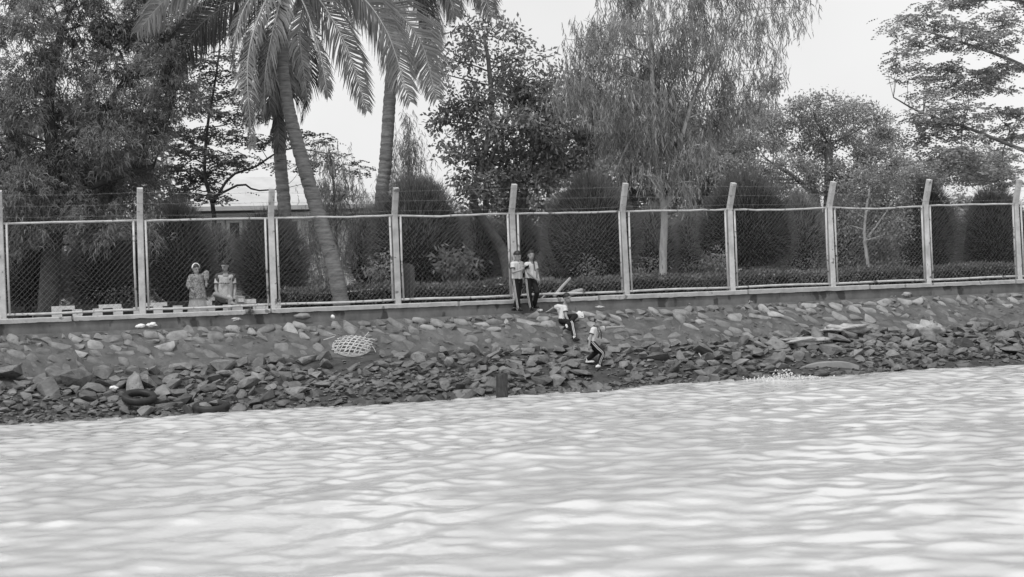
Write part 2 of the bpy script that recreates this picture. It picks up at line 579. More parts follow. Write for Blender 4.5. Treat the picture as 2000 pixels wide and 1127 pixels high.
SLAB = UV(PZ(1612, 731, 0.0))
UB, UD = UV(PX(690, 690, 2.0)), UV(PX(1170, 717, 3.1))
def make_rubble():
    protos = []
    for q in range(22):
        a = rock_mesh("rock", 14 + q % 7, .58, .58, .58, 300 + q, .85, True)
        b = a.copy()
        a.materials.append(M['rock']); b.materials.append(M['rock_wet'])
        protos.append((a, b))
    rng = np.random.default_rng(5)
    spots = []
    tries = 0
    small = []
    while tries < 42000 and len(spots) < 1600:
        tries += 1
        u = rng.uniform(-13, 17); v = rng.uniform(1.68, 4.9)
        lim = 4.6 - (.5 if u > 7 else 0) + .25 * math.sin(u * 1.1)
        if v > lim: continue
        if abs(u - UB[0]) < .55 and v < 2.5: continue
        if abs(u - UD[0]) < .32 and 2.75 < v < 3.9: continue
        if abs(u - SLAB[0]) < .85 and v > SLAB[1] - .45: continue
        gravel = mnoise.noise(Vector((u * .35, v * .8, 9))) > .12 and v > 2.7
        L_ = math.exp(rng.normal(math.log(.36), .36)) * (.62 if gravel else 1.0) * (.75 if v > 3.8 else 1)
        L_ = min(L_, .68)
        rr = L_ * .40
        if any((u - a) ** 2 + (v - b) ** 2 < ((rr + c) * .80) ** 2 for a, b, c in spots): continue
        spots.append((u, v, rr))
    order = sorted(range(len(spots)), key=lambda i: -spots[i][2])
    rest = MB()
    for n, i in enumerate(order):
        u, v, rr = spots[i]
        L_ = rr / .40
        H_ = L_ * rng.uniform(.30, .56); W_ = L_ * rng.uniform(.6, .95)
        yaw = rng.uniform(0, 6.28)
        e = Matrix.Rotation(yaw, 3, 'Z') @ Matrix.Rotation(rng.normal(0, .35), 3, 'X') @ Matrix.Rotation(rng.normal(0, .35), 3, 'Y')
        z = bank_z(u, v) + H_ * rng.uniform(.10, .34)
        c = W3(u, v, z)
        wet = z < .20 + .12 * rng.normal()
        if n < 300:
            o = bpy.data.objects.new("rock", protos[int(rng.integers(22))][1 if wet else 0])
            COL.objects.link(o); o.parent = BANK
            o.matrix_local = Matrix.Translation(c) @ (e @ Matrix.Diagonal((L_, W_, H_))).to_4x4()
        else:
            me = protos[int(rng.integers(22))][0]
            S = e @ Matrix.Diagonal((L_, W_, H_))
            rest.add([np.array(S @ x.co) + c for x in me.vertices], [tuple(p.vertices) for p in me.polygons], 1 if wet else 0)
    for n in range(90):                                   # half-sunk stones along the edge
        u = rng.uniform(-12, 15); v = 4.05 + abs(rng.normal(0, .32)) - (.5 if u > 7 else 0) * rng.uniform(.4, 1)
        L_ = rng.uniform(.12, .42)
        me = protos[int(rng.integers(22))][0]
        S = Matrix.Rotation(rng.uniform(0, 6.28), 3, 'Z') @ Matrix.Rotation(rng.normal(0, .3), 3, 'X') @ Matrix.Diagonal((L_, L_ * .8, L_ * .45))
        c = W3(u, v, max(bank_z(u, v), -.10) + L_ * .08)
        rest.add([np.array(S @ x.co) + c for x in me.vertices], [tuple(p.vertices) for p in me.polygons], 1)
    tag(rest.build("small_rocks", [M['rock'], M['rock_wet']], BANK), kind='stuff')
    # pebbles and chips between the rocks
    base = rock_mesh("pebble", 9, .5, .5, .4, 900, .3)
    bv = np.array([x.co[:] for x in base.vertices]); bf = [tuple(p.vertices) for p in base.polygons]
    pb = MB()
    for i in range(3800):
        u = rng.uniform(-13, 17); v = 1.5 + 3.1 * rng.beta(2.2, 1.5)
        s = rng.uniform(.03, .10)
        a = rng.uniform(0, 6.28); ca, sa = math.cos(a), math.sin(a)
        q = bv * s * np.array([1.2, 1, .8])
        q = np.stack([q[:, 0] * ca - q[:, 1] * sa, q[:, 0] * sa + q[:, 1] * ca, q[:, 2]], 1)
        pb.add(q + W3(u, v, bank_z(u, v) + s * .2), bf)
    tag(pb.build("pebbles", M['pebble'], BANK), kind='stuff')
    # dark rocks standing in the shallows
    for (px, py, wpx, hpx) in ((1228, 752, 26, 14), (1186, 760, 20, 7), (1036, 769, 26, 7), (1432, 742, 26, 10), (470, 803, 40, 16), (820, 783, 40, 14), (700, 788, 50, 12), (330, 806, 60, 22), (600, 790, 46, 16), (905, 778, 46, 18), (1310, 745, 36, 12), (1480, 738, 30, 12)):
        p = PZ(px, py + 1, 0.0)
        s = F / (p[1])
        L_, H_ = wpx / s, hpx / s
        o = bpy.data.objects.new("rock", protos[int(rng.integers(22))][1])
        COL.objects.link(o); o.parent = BANK
        o.matrix_local = Matrix.Translation(p + Z * H_ * .25) @ (Matrix.Rotation(rng.uniform(0, 6), 3, 'Z') @ Matrix.Diagonal((L_ * 1.05, L_ * 1.05, H_ * 1.7))).to_4x4()
make_rubble()

# ------------------------------------------------------------------ low wall with coping
def make_wall():
    t = thing("retaining_wall", W3(0, 0, LEDGE), "long low concrete wall with pale coping under the chain link fence", "wall")
    g = MB()
    us = np.arange(-18, 22.01, .35)
    sec = [(-.13, GROUND - .3), (-.13, COPING - .105), (.235, COPING - .105), (.245, 1.70), (.26, LEDGE - .25)]
    V = [W3(u, v + (.012 * mnoise.noise(Vector((u * 1.5, z * 6, 2))) if v > .2 else 0), z) for u in us for v, z in sec]
    k = len(sec)
    g.add(V, [(i * k + j, i * k + j + 1, (i + 1) * k + j + 1, (i + 1) * k + j) for i in range(len(us) - 1) for j in range(k - 1)])
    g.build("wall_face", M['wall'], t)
    # coping cast in lengths, each its own piece with a ragged lower edge
    u0 = -18.0
    rng = np.random.default_rng(9)
    while u0 < 22:
        L_ = rng.uniform(3.4, 4.4)
        c = MB()
        uu = np.arange(u0 + .004, u0 + L_ - .004, .12)
        dz = rng.normal(0, .006)
        V = []
        for u in uu:
            j = .010 * mnoise.noise(Vector((u * 4, 0, 7))) + .006 * mnoise.noise(Vector((u * 11, 0, 8)))
            top, bot = COPING + dz + j * .35, COPING - .098 + j * 1.3
            V += [W3(u, -.16, bot), W3(u, -.16, top), W3(u, .265 + j * .3, top), W3(u, .285 + j * .4, top - .02), W3(u, .285 + j * .5, bot)]
        k = 5
        fs = [(i * k + j, i * k + (j + 1) % k, (i + 1) * k + (j + 1) % k, (i + 1) * k + j) for i in range(len(uu) - 1) for j in range(k)]
        fs += [(4, 3, 2, 1, 0), tuple((len(uu) - 1) * k + j for j in range(k))]
        c.add(V, fs)
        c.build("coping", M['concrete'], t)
        u0 += L_
make_wall()

# ------------------------------------------------------------------ chain link fence
def make_fence():
    SP, U0 = 2.794, 0.074
    t = thing("chain_link_fence", W3(U0, 0, COPING), "tall chain link fence on concrete posts topped with barbed wire", "fence")
    rng = np.random.default_rng(31)
    RH = 2.0
    BR = .085
    dips = {2: -.035, 3: -.055}
    rails = {}
    tops = {}
    for i in range(-4, 7):
        u = U0 + i * SP
        lean = rng.normal(0, .012)
        outw = .24 + rng.normal(0, .03)
        hh = .62 + rng.normal(0, .02)
        hw = .068
        pts = [(0, COPING - .15, 0), (0, COPING + .8, lean * .4), (0, COPING + RH * .97, lean), (.012, COPING + RH + .02, lean), (outw, COPING + RH + hh, lean + .01)]
        m = MB()
        V = []
        for n, (v, z, du) in enumerate(pts):
            s = hw * (1 - .10 * n / 4) * (1 + rng.normal(0, .012))
            c = s * .22
            for (a, b) in ((-s, -s + c), (-s + c, -s), (s - c, -s), (s, -s + c), (s, s - c), (s - c, s), (-s + c, s), (-s, s - c)):
                V.append(W3(u + du + a, v + b, z + (0 if n < 4 else -b * .35)))
        fs = [(n * 8 + j, n * 8 + (j + 1) % 8, n * 8 + 8 + (j + 1) % 8, n * 8 + 8 + j) for n in range(4) for j in range(8)]
        fs += [tuple(range(7, -1, -1)), tuple(32 + j for j in range(8))]
        m.add(V, fs)
        m.build("post", M['post'], t)
        tops[i] = [W3(u + lean, .012 + (outw - .012) * f + .07, COPING + RH + .02 + (hh - .02) * f) for f in (.12, .5, .86)]
    for i in range(-4, 6):
        a, b = U0 + i * SP, U0 + (i + 1) * SP
        dip = dips.get(i, rng.normal(-.006, .006))
        def top(u):
            f = (u - a) / (b - a)
            return COPING + RH - .02 + dip * math.sin(math.pi * f) ** 1.3
        g = .125
        m = MB()
        uu = np.linspace(a + .055, b - .055, 9)
        jit = [rng.normal(0, .007) for _ in uu]
        m.tube([W3(u, .03 + j_, top(u) + j_ * .8) for u, j_ in zip(uu, jit)], .024, 8)
        m.build("top_rail", M['pipe'], t, sm=True)
        m = MB()
        m.tube([W3(u, .03, COPING + BR + .008 * math.sin(u * 2)) for u in uu], .026, 8)
        m.build("bottom_rail", M['pipe'], t, sm=True)
        for u in (a + g, b - g):
            m = MB()
            m.tube([W3(u, .034, COPING + BR), W3(u + rng.normal(0, .006), .034, COPING + 1.0), W3(u, .034, top(u))], .024, 8)
            m.build("upright", M['pipe'], t, sm=True)
        # woven diamonds, clipped to the frame
        m = MB()
        ua, ub, za, zb = a + g, b - g, COPING + BR, COPING + RH - .02
        pitch = .114
        slope = 1.06
        for sgn in (1, -1):
            c0 = (za - slope * ub) if sgn > 0 else (za + slope * ua)
            c1 = (zb - slope * ua) if sgn > 0 else (zb + slope * ub)
            for c in np.arange(c0 + pitch * .4, c1, pitch):
                s_ = slope * sgn
                x0, x1 = sorted(((za - c) / s_, (zb - c) / s_))
                x0, x1 = max(x0, ua), min(x1, ub)
                if x1 - x0 < .02: continue
                xs = np.linspace(x0, x1, max(2, int((x1 - x0) / .35) + 2))
                pts = []
                for x in xs:
                    zz = s_ * x + c
                    f = (zz - za) / (zb - za)
                    pts.append(W3(x + .012 * mnoise.noise(Vector((x * 1.3, zz * 1.3, i * 3.1))), .022 + sgn * .004 + .02 * mnoise.noise(Vector((x * .9, zz * .9, 40 + i))) * math.sin(math.pi * min(max(f, 0), 1)), min(zz + f * (top(x) - zb), top(x))))
                m.tube(pts, .0018 if sgn > 0 else .0010, 4, cap=False)
        m.build("wire_mesh", M['wire'], t)
        # barbed strands
        for k in range(3):
            p, q = tops[i][k], tops[i + 1][k]
            m = MB()
            n = 14
            sag = rng.uniform(.01, .045)
            P = [p + (q - p) * f - Z * (sag * 4 * f * (1 - f)) for f in np.linspace(0, 1, n)]
            m.tube(P, .0022, 4, cap=False)
            for f in np.arange(.03, 1, .045):
                c = p + (q - p) * f - Z * (sag * 4 * f * (1 - f))
                d = unit(rng.normal(size=3)) * .03
                m.tube([c - d, c + d], .0024, 3, cap=False)
            m.build("barbed_wire", M['barb'], t)
make_fence()
#__VEG__
# ================================================================== VEGETATION
def leaf_quads(C, Dr, L_, W_, rng, fold=.0):
    n = len(C)
    S = unit(np.cross(Dr, rng.normal(size=(n, 3))))
    L_ = np.broadcast_to(np.asarray(L_, dtype=float), (n,))[:, None]
    W_ = np.broadcast_to(np.asarray(W_, dtype=float), (n,))[:, None]
    V = np.stack([C, C + Dr * L_ * .45 + S * W_ * .5, C + Dr * L_, C + Dr * L_ * .45 - S * W_ * .5], 1)
    return V.reshape(-1, 3)

def strip_leaves(C, Dr, L_, W_, rng, droop=.5, side=None):
    """long bending leaves: two quads each, the tip pulled down"""
    n = len(C)
    L_ = np.broadcast_to(np.asarray(L_, dtype=float), (n,))[:, None]
    W_ = np.broadcast_to(np.asarray(W_, dtype=float), (n,))[:, None]
    S = unit(np.cross(Dr, rng.normal(size=(n, 3)))) if side is None else side
    D2 = unit(Dr - Z * droop)
    mid = C + Dr * L_ * .5
    tip = mid + D2 * L_ * .5
    V = np.stack([C - S * W_ * .3, C + S * W_ * .3, mid + S * W_ * .5, mid - S * W_ * .5, tip + S * W_ * .08, tip - S * W_ * .08], 1).reshape(-1, 3)
    b = np.arange(n)[:, None] * 6
    Fq = np.concatenate([b + np.array([0, 1, 2, 3]), b + np.array([3, 2, 4, 5])], 0)
    return V, Fq

def quads_of(V):
    return np.arange(len(V)).reshape(-1, 4)

def join_arrays(parts):
    Vs, Fs, b = [], [], 0
    for V, Fq in parts:
        Vs.append(V); Fs.append(Fq + b); b += len(V)
    return np.concatenate(Vs), np.concatenate(Fs)

def clump_centres(clumps, v, rng, depth):
    """(px, py, half width px, half height px, density) -> centre, radii in metres, density"""
    res = []
    for c in clumps:
        px, py, rx, ry = c[:4]
        den = c[4] if len(c) > 4 else 1.0
        dv = c[5] if len(c) > 5 else rng.uniform(-depth, depth)
        p = PX(px, py, v + dv)
        s = PXM(px, py, v + dv)
        res.append((p, rx / s, max(.55 * rx, ry * .8) / s, ry / s, den))
    return res

def foliage(clumps, v, style, rng, depth=.8, coef=1.0, leaf_scale=1.0):
    """leaf mesh arrays plus the sub-clump centres, for twigs"""
    parts, subs = [], []
    for (p, rx, ry, rz, den) in clump_centres(clumps, v, rng, depth):
        area = rx * rz
        ns = max(3, int(9 + area * 26 * den))
        q = unit(rng.normal(size=(ns, 3))) * rng.uniform(.45, 1.0, size=(ns, 1)) ** .6
        sc = p + q[:, :1] * rx * T + q[:, 1:2] * ry * N + q[:, 2:] * rz * Z
        subs.append((p, sc))
        nl = int(area * 1500 * den * coef * {'broad': 2.9, 'fine': 2.0, 'phyllode': 2.6, 'layer': 2.3, 'strand': 3.4}[style]) + 30
        k = rng.integers(ns, size=nl)
        C = sc[k]
        if style == 'broad':
            sg = .13
            C = C + rng.normal(size=(nl, 3)) * sg
            out_ = unit(C - sc[k])
            Dr = unit(out_ * .7 + rng.normal(size=(nl, 3)) * .5 - Z * .35)
            V = leaf_quads(C, Dr, rng.uniform(.11, .19, nl) * leaf_scale, rng.uniform(.05, .085, nl) * leaf_scale, rng)
            parts.append((V, quads_of(V)))
        elif style == 'fine':
            C = C + rng.normal(size=(nl, 3)) * np.array([.16, .16, .13])
            Dr = unit(rng.normal(size=(nl, 3)) - Z * .2)
            V = leaf_quads(C, Dr, rng.uniform(.05, .10, nl) * leaf_scale, rng.uniform(.022, .04, nl) * leaf_scale, rng)
            parts.append((V, quads_of(V)))
        elif style == 'phyllode':
            m = nl // 9 + 2                                 # fans of long drooping leaves at the twig tips
            kk = rng.integers(ns, size=m)
            B = sc[kk] + rng.normal(size=(m, 3)) * .14
            C = np.repeat(B, 7, 0) + rng.normal(size=(m * 7, 3)) * .035
            Dr = unit(np.repeat(unit(B - p) * np.array([1, 1, .5]), 7, 0) * .8 + rng.normal(size=(m * 7, 3)) * .55 + Z * .1)
            parts.append(strip_leaves(C, Dr, rng.uniform(.14, .24, m * 7) * leaf_scale, rng.uniform(.016, .028, m * 7) * leaf_scale, rng, droop=1.4))
        elif style == 'layer':
            m = nl // 8 + 2                                 # feather leaves lying flat, in tiers
            kk = rng.integers(ns, size=m)
            B = sc[kk] + rng.normal(size=(m, 3)) * np.array([.22, .22, .04])
            a = rng.uniform(0, 6.28, m)
            A = np.stack([np.cos(a), np.sin(a), rng.normal(-.18, .15, m)], 1)
            st = np.linspace(.05, .34, 5)
            C = (B[:, None, :] + A[:, None, :] * st[None, :, None] * leaf_scale - Z * (st ** 2 * .6)[None, :, None]).reshape(-1, 3)
            A5 = np.repeat(A, 5, 0)
            S = unit(np.cross(A5, Z))
            for sg in (1, -1):
                Dr = unit(S * sg + A5 * .35 - Z * .12 + rng.normal(size=A5.shape) * .12)
                V = leaf_quads(C, Dr, .10 * leaf_scale, .05 * leaf_scale, rng)
                parts.append((V, quads_of(V)))
        elif style == 'strand':
            m = nl // 13 + 2                                # weeping twigs strung with narrow leaves
            kk = rng.integers(ns, size=m)
            B = sc[kk] + rng.normal(size=(m, 3)) * np.array([.18, .18, .10])
            ln = rng.uniform(.25, .75, m) * leaf_scale
            st = np.linspace(0, 1, 9)
            sway = rng.normal(size=(m, 3)) * np.array([.10, .10, 0])
            C = (B[:, None, :] - Z * (st[None, :] * ln[:, None])[..., None] + sway[:, None, :] * st[None, :, None]).reshape(-1, 3)
            Dr = unit(rng.normal(size=C.shape) * np.array([.42, .42, .25]) - Z)
            parts.append(strip_leaves(C, Dr, rng.uniform(.12, .22, len(C)) * leaf_scale, rng.uniform(.016, .028, len(C)) * leaf_scale, rng, droop=.3))
    V, Fq = join_arrays(parts)
    return V, Fq, subs

def limb(m, pts, r0, r1, n=10, seg=8, ring=0.0):
    P = spline(pts, n)
    f = np.linspace(0, 1, n)
    rad = r0 + (r1 - r0) * f
    if ring:
        rad = rad * (1 + ring * (np.arange(n) % 2))
    m.tube(P, list(rad), seg)
    return P

def tree(name, label, base, trunks, clumps, v, style, lm, bm_, seed, depth=.8, coef=1.0, twigs=True, group=None, cat="tree", leaf_scale=1.0, hook=None):
    """trunks: list of (list of (px, py, dv), r0 px, r1 px) -> tapered limbs; branches run on to every clump"""
    rng = np.random.default_rng(seed)
    b = PX(base[0], base[1], v)
    b = np.array([b[0], b[1], GROUND])
    t = thing(name, b, label, cat, group)
    m = MB()
    nodes = []
    for i, (pts, r0, r1) in enumerate(trunks):
        W_ = [PX(x, y, v + (q[0] if q else 0)) for (x, y, *q) in pts]
        if i == 0:
            W_[0] = np.array([W_[0][0], W_[0][1], GROUND - .1])
        s = PXM(pts[0][0], pts[0][1], v)
        n = max(8, int(np.linalg.norm(W_[-1] - W_[0]) / .3))
        P = limb(m, W_, r0 / s, r1 / s, n)
        nodes += [(p, r0 / s + (r1 - r0) / s * k / (n - 1)) for k, p in enumerate(P)][n // 4:]
    m.build("trunk", bm_, t, sm=True)
    V, Fq, subs = foliage(clumps, v, style, rng, depth, coef, leaf_scale)
    if twigs:
        tw = MB()
        for (p, sc) in subs:
            d = [np.linalg.norm((q - p) * np.array([1, 1, 1.0])) + (1.2 if q[2] > p[2] else 0) for q, _ in nodes]
            q, r = nodes[int(np.argmin(d))]
            mid = (q + p) / 2 + rng.normal(size=3) * .10 + Z * .08
            rr = min(r * .5, .026)
            limb(tw, [q, mid, p], rr, rr * .45, 7, 5)
            for c in sc[:7]:
                limb(tw, [p, (p + c) / 2 + rng.normal(size=3) * .04, c], rr * .4, .005, 4, 4)
        tag(tw.build("branches", bm_, t, sm=True), kind='stuff')
    put("crown", mesh_arrays("crown", V, Fq), lm, t)
    return t

# ---- palms
def frond(parts, ribs, ctrl, v, rng, L_=.85, droop=1.0, n=62, seed=0, width=.036, roll=0.0):
    W_ = [PX(x, y, v + d) for (x, y, d) in ctrl]
    P = spline(W_, n)
    ribs.tube(P[::3], list(np.linspace(.032, .007, len(P[::3]))), 5)
    tang = unit(np.gradient(P, axis=0))
    f = np.linspace(0, 1, n)
    ln = L_ * np.clip(np.sin(math.pi * (f * .80 + .16)) ** .7, .15, 1)
    sidev = unit(np.cross(tang, Z) + 1e-6)
    up = unit(np.cross(sidev, tang))
    cr, sr = math.cos(roll), math.sin(roll)
    sidev, up = sidev * cr + up * sr, up * cr - sidev * sr
    for sg in (1, -1):
        for rep in (0, 1):
            C = P + tang * (rep * .5 / n) * np.linalg.norm(P[-1] - P[0]) * 1.1
            Dr = unit(sidev * sg * .85 + tang * .62 + up * .12 + rng.normal(size=P.shape) * .10 - Z * .25 * droop)
            wid = unit(np.cross(Dr, up))
            V, Fq = strip_leaves(C[5:], Dr[5:], (ln * rng.uniform(.85, 1.1, n))[5:], width, rng, droop=droop * 1.1, side=wid[5:])
            parts.append((V, Fq))

def palm(label, v, trunk, r0, r1, fronds, seed, lm, lm_dark=None):
    rng = np.random.default_rng(seed)
    W_ = [PX(x, y, v) for (x, y) in trunk]
    b = np.array([W_[0][0], W_[0][1], GROUND]); W_[0] = b - Z * .1
    t = thing("coconut_palm", b, label, "palm tree")
    s = PXM(trunk[0][0], trunk[0][1], v)
    m = MB()
    n = 120
    P = spline(W_, n)
    f = np.linspace(0, 1, n)
    rad = (r0 + (r1 - r0) * np.minimum(f * 1.25, 1)) / s
    rad = rad * (1 + .09 * np.exp(-f * 22)) * np.where(np.arange(n) % 4 == 0, .92, 1.0) * (1 + .02 * rng.normal(size=n))
    m.tube(P, list(rad), 14)
    m.build("trunk", M['bark_palm'], t, sm=True)
    top = trunk[-1]
    for fr in fronds:
        parts, ribs = [], MB()
        ctrl = fr['p']
        frond(parts, ribs, ctrl, v, rng, fr.get('L', .85), fr.get('droop', 1.0), fr.get('n', 62), width=fr.get('w', .036), roll=R(fr.get('roll', 0)))
        V, Fq = join_arrays(parts)
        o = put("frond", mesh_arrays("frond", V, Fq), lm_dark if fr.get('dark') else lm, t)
        ribs.build("frond_rib", M['rachis'] if not fr.get('dark') else M['bark_mid'], o, sm=True)
    return t

def make_palms():
    c = (556, -45)
    palm("leaning coconut palm with ringed trunk crossing the second fence bay", -1.1,
         [(672, 590), (652, 520), (622, 420), (595, 330), (574, 255), (560, 190), (552, 110), (555, -30)], 16.5, 11.5,
         [dict(p=[(556, -40, 0), (590, 0, .5), (622, 90, .9), (640, 185, 1.0)], L=.65, droop=.6, roll=55),
          dict(p=[(560, -45, 0), (620, -5, .3), (678, 95, .5), (716, 212, .6)], L=.85, droop=.8, roll=60),
          dict(p=[(560, -50, 0), (680, -25, .4), (752, 55, .8), (800, 195, .9)], L=1.0, droop=.7, roll=62, n=74),
          dict(p=[(560, -50, 0), (700, -30, 0), (812, 65, -.1), (852, 190, -.2)], L=.95, droop=.6, roll=58, n=74),
          dict(p=[(555, -40, 0), (515, 10, .6), (484, 120, .9), (492, 285, 1.0)], L=.62, droop=.7),
          dict(p=[(555, -40, 0), (495, -10, .3), (462, 60, .5), (455, 150, .5)], L=.6, droop=1.0),
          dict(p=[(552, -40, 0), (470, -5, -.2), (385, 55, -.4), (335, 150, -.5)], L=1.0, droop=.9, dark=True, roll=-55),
          dict(p=[(555, -40, 0), (420, -40, .2), (330, -5, .3), (270, 60, .3)], L=.8, droop=.8, roll=-50),
          dict(p=[(556, -40, 0), (600, -20, -.5), (585, 60, -1.0), (600, 190, -1.2)], L=.7, droop=1.0),
          dict(p=[(556, -30, 0), (540, 30, .7), (520, 130, .9), (515, 230, .9)], L=.7, droop=1.0),
          dict(p=[(556, -40, 0), (560, -130, .3), (650, -190, .5), (760, -150, .6)], L=.8),
          dict(p=[(556, -40, 0), (540, -130, .3), (450, -180, .5), (350, -130, .6)], L=.8)],
         41, M['palm_leaf'], M['palm_dark'])
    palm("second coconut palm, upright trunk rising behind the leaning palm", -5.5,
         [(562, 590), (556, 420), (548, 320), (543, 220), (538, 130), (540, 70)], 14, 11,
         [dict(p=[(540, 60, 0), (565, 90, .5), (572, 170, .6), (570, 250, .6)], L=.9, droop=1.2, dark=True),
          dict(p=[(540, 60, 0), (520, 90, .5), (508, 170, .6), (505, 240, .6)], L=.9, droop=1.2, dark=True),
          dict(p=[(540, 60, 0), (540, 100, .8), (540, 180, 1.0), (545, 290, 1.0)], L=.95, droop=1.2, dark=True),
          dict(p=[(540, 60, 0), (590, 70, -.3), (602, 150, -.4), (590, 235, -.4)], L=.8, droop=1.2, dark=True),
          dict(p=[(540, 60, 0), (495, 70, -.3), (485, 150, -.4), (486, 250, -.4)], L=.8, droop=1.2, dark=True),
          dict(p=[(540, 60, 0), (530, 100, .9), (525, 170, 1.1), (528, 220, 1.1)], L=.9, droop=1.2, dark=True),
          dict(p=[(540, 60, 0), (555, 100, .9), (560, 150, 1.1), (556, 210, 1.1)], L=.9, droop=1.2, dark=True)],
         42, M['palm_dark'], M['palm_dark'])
    palm("coconut palm with curved grey trunk rising over the big clipped bush", -7.5,
         [(742, 560), (745, 400), (752, 330), (757, 260), (763, 170), (775, 60), (790, -30)], 14, 12,
         [dict(p=[(790, -40, 0), (860, -70, .3), (930, -40, .4), (960, 30, .4)], L=1.0, droop=.9, roll=50),
          dict(p=[(790, -40, 0), (830, -55, .8), (870, -20, 1.2), (890, 30, 1.3)], L=1.0, droop=1.0, roll=50),
          dict(p=[(790, -40, 0), (800, -50, .9), (825, -20, 1.3), (835, 70, 1.4)], L=1.0, droop=1.3, dark=True),
          dict(p=[(790, -40, 0), (740, -60, .5), (700, -20, .8), (690, 50, .9)], L=1.0, droop=.9, roll=-50),
          dict(p=[(790, -40, 0), (780, -40, 1.0), (770, 10, 1.4), (772, 80, 1.4)], L=.9, droop=1.3),
          dict(p=[(790, -40, 0), (820, -20, .9), (840, 30, 1.3), (845, 110, 1.4)], L=.9, droop=1.3),
          dict(p=[(790, -40, 0), (720, -100, .3), (640, -90, .5), (580, -20, .6)], L=.9)],
         43, M['palm_leaf'], M['palm_dark'])
make_palms()

def make_trees():
    rng = np.random.default_rng(77)
    # dense dark acacia filling the left edge
    cl = []
    for (x, y) in [(60, 40), (130, 60), (210, 50), (280, 60), (340, 40), (400, 25), (60, 130), (140, 140), (220, 130), (300, 140), (340, 110),
                   (50, 220), (130, 220), (210, 210), (280, 210), (330, 190), (60, 300), (140, 295), (215, 280), (280, 270), (40, 370), (110, 365),
                   (190, 380), (250, 345), (-20, 60), (-30, 160), (-20, 260), (-30, 360), (170, -20), (260, -30), (60, -30), (-20, 430), (60, 430), (130, 420), (190, 430)]:
        cl.append((x + rng.normal(0, 8), y + rng.normal(0, 8), 52, 44, 1.15))
    cl += [(280, 440, 16, 34, .7, .9), (300, 470, 10, 18, .6, .9), (245, 400, 30, 25, .8)]
    tree("acacia_tree", "dense dark acacia tree with drooping narrow leaves at the left edge", (90, 600),
         [([(90, 610), (100, 500), (112, 420), (105, 320), (95, 200), (120, 60)], 22, 8),
          ([(112, 420), (165, 370), (230, 345), (300, 325)], 11, 5),
          ([(105, 320), (190, 230), (270, 120)], 10, 4)], cl, -2.4, 'phyllode', M['leaf_acacia'], M['bark_dark'], 51, depth=1.0, coef=1.75)
    # tiered feathery tree against the sky
    cl = [(395, 115, 60, 13), (455, 140, 50, 11), (375, 165, 50, 13), (440, 190, 62, 12), (390, 215, 60, 12), (470, 225, 60, 13), (360, 255, 60, 14), (430, 262, 80, 14),
          (500, 275, 60, 12), (330, 290, 60, 14), (410, 305, 90, 15), (470, 318, 40, 10), (350, 335, 70, 16), (400, 345, 50, 12), (580, 262, 40, 9), (610, 275, 36, 8, .7),
          (640, 298, 34, 6, .6), (690, 318, 44, 5, .6), (700, 330, 40, 4, .5), (590, 320, 50, 10), (380, 370, 60, 14), (425, 385, 45, 9), (330, 385, 40, 12),
          (470, 180, 40, 8), (300, 230, 50, 14), (300, 340, 50, 16), (450, 60, 40, 12, .6), (440, 100, 40, 10, .6)]
    tree("flame_tree", "tiered feathery tree with thin dark branches behind the leaning palm", (420, 590),
         [([(425, 600), (422, 480), (415, 400), (400, 340), (405, 250), (420, 160), (430, 90)], 5.5, 1.6),
          ([(415, 400), (450, 345), (500, 325), (560, 290), (640, 300)], 3, 1.2),
          ([(410, 390), (470, 360), (500, 372), (555, 368)], 2.6, 1.2),
          ([(405, 300), (360, 270), (310, 240)], 3, 1.2)], cl, -8.5, 'layer', M['leaf_layer'], M['bark_dark'], 52, depth=1.4, coef=.95)
    # small loose tree between the palms
    cl = [(640, 300, 34, 22, .7), (655, 345, 42, 28, .8), (630, 375, 36, 26, .8), (680, 372, 36, 24, .6), (650, 420, 46, 32, .8), (690, 420, 26, 30, .6), (615, 440, 30, 40, .7),
          (640, 480, 46, 40, .9), (610, 530, 40, 40, .9), (655, 540, 36, 40, .7), (700, 385, 30, 16, .5)]
    tree("weeping_tree", "slender weeping tree between the leaning palm and the curved palm", (655, 580),
         [([(655, 590), (658, 500), (654, 420), (650, 340), (642, 290)], 4.2, 1.5)], cl, -6.5, 'strand', M['leaf_far'], M['bark_mid'], 53, depth=.5, coef=1.5, leaf_scale=.8)
    # casuarina cone
    cl = [(795, 235, 10, 22, .7), (795, 270, 22, 25, .7), (800, 305, 32, 25, .7), (800, 340, 42, 26, .8), (815, 370, 48, 24, .8), (850, 375, 30, 16, .5)]
    tree("casuarina_tree", "pale cone-shaped casuarina beside the curved palm trunk", (800, 580),
         [([(800, 590), (800, 400), (796, 240)], 3.5, .8)], cl, -11, 'strand', M['leaf_rain'], M['bark_mid'], 54, depth=.3, coef=1.7)
    # broad-leaved tree in the middle
    cl = [(905, 65, 45, 30, .55), (960, 50, 40, 24, .5), (1005, 70, 36, 24, .5), (950, 110, 55, 26, .6), (885, 118, 36, 24, .5), (1010, 115, 34, 20, .5), (1065, 112, 18, 8, .6), (850, 140, 24, 16, .7),
          (955, 160, 50, 24, .7), (1025, 165, 50, 30, .9), (905, 200, 46, 30, .7), (960, 205, 50, 30, .9), (1085, 165, 36, 26, 1), (880, 240, 36, 26, .7), (935, 250, 46, 32, .9), (1000, 245, 60, 36, 1.1),
          (1060, 225, 60, 40, 1.2), (1120, 215, 50, 40, 1.2), (875, 290, 30, 22, .7), (925, 305, 50, 30, .9), (985, 310, 60, 36, 1.1), (1050, 290, 60, 40, 1.2), (1110, 285, 55, 40, 1.2), (1160, 265, 40, 36, 1),
          (905, 350, 34, 20, .8), (960, 360, 50, 26, 1), (1025, 355, 60, 32, 1.1), (1085, 330, 40, 24, .8), (1000, 400, 50, 22, .8), (920, 390, 30, 18, .7), (1030, 200, 50, 30, 1)]
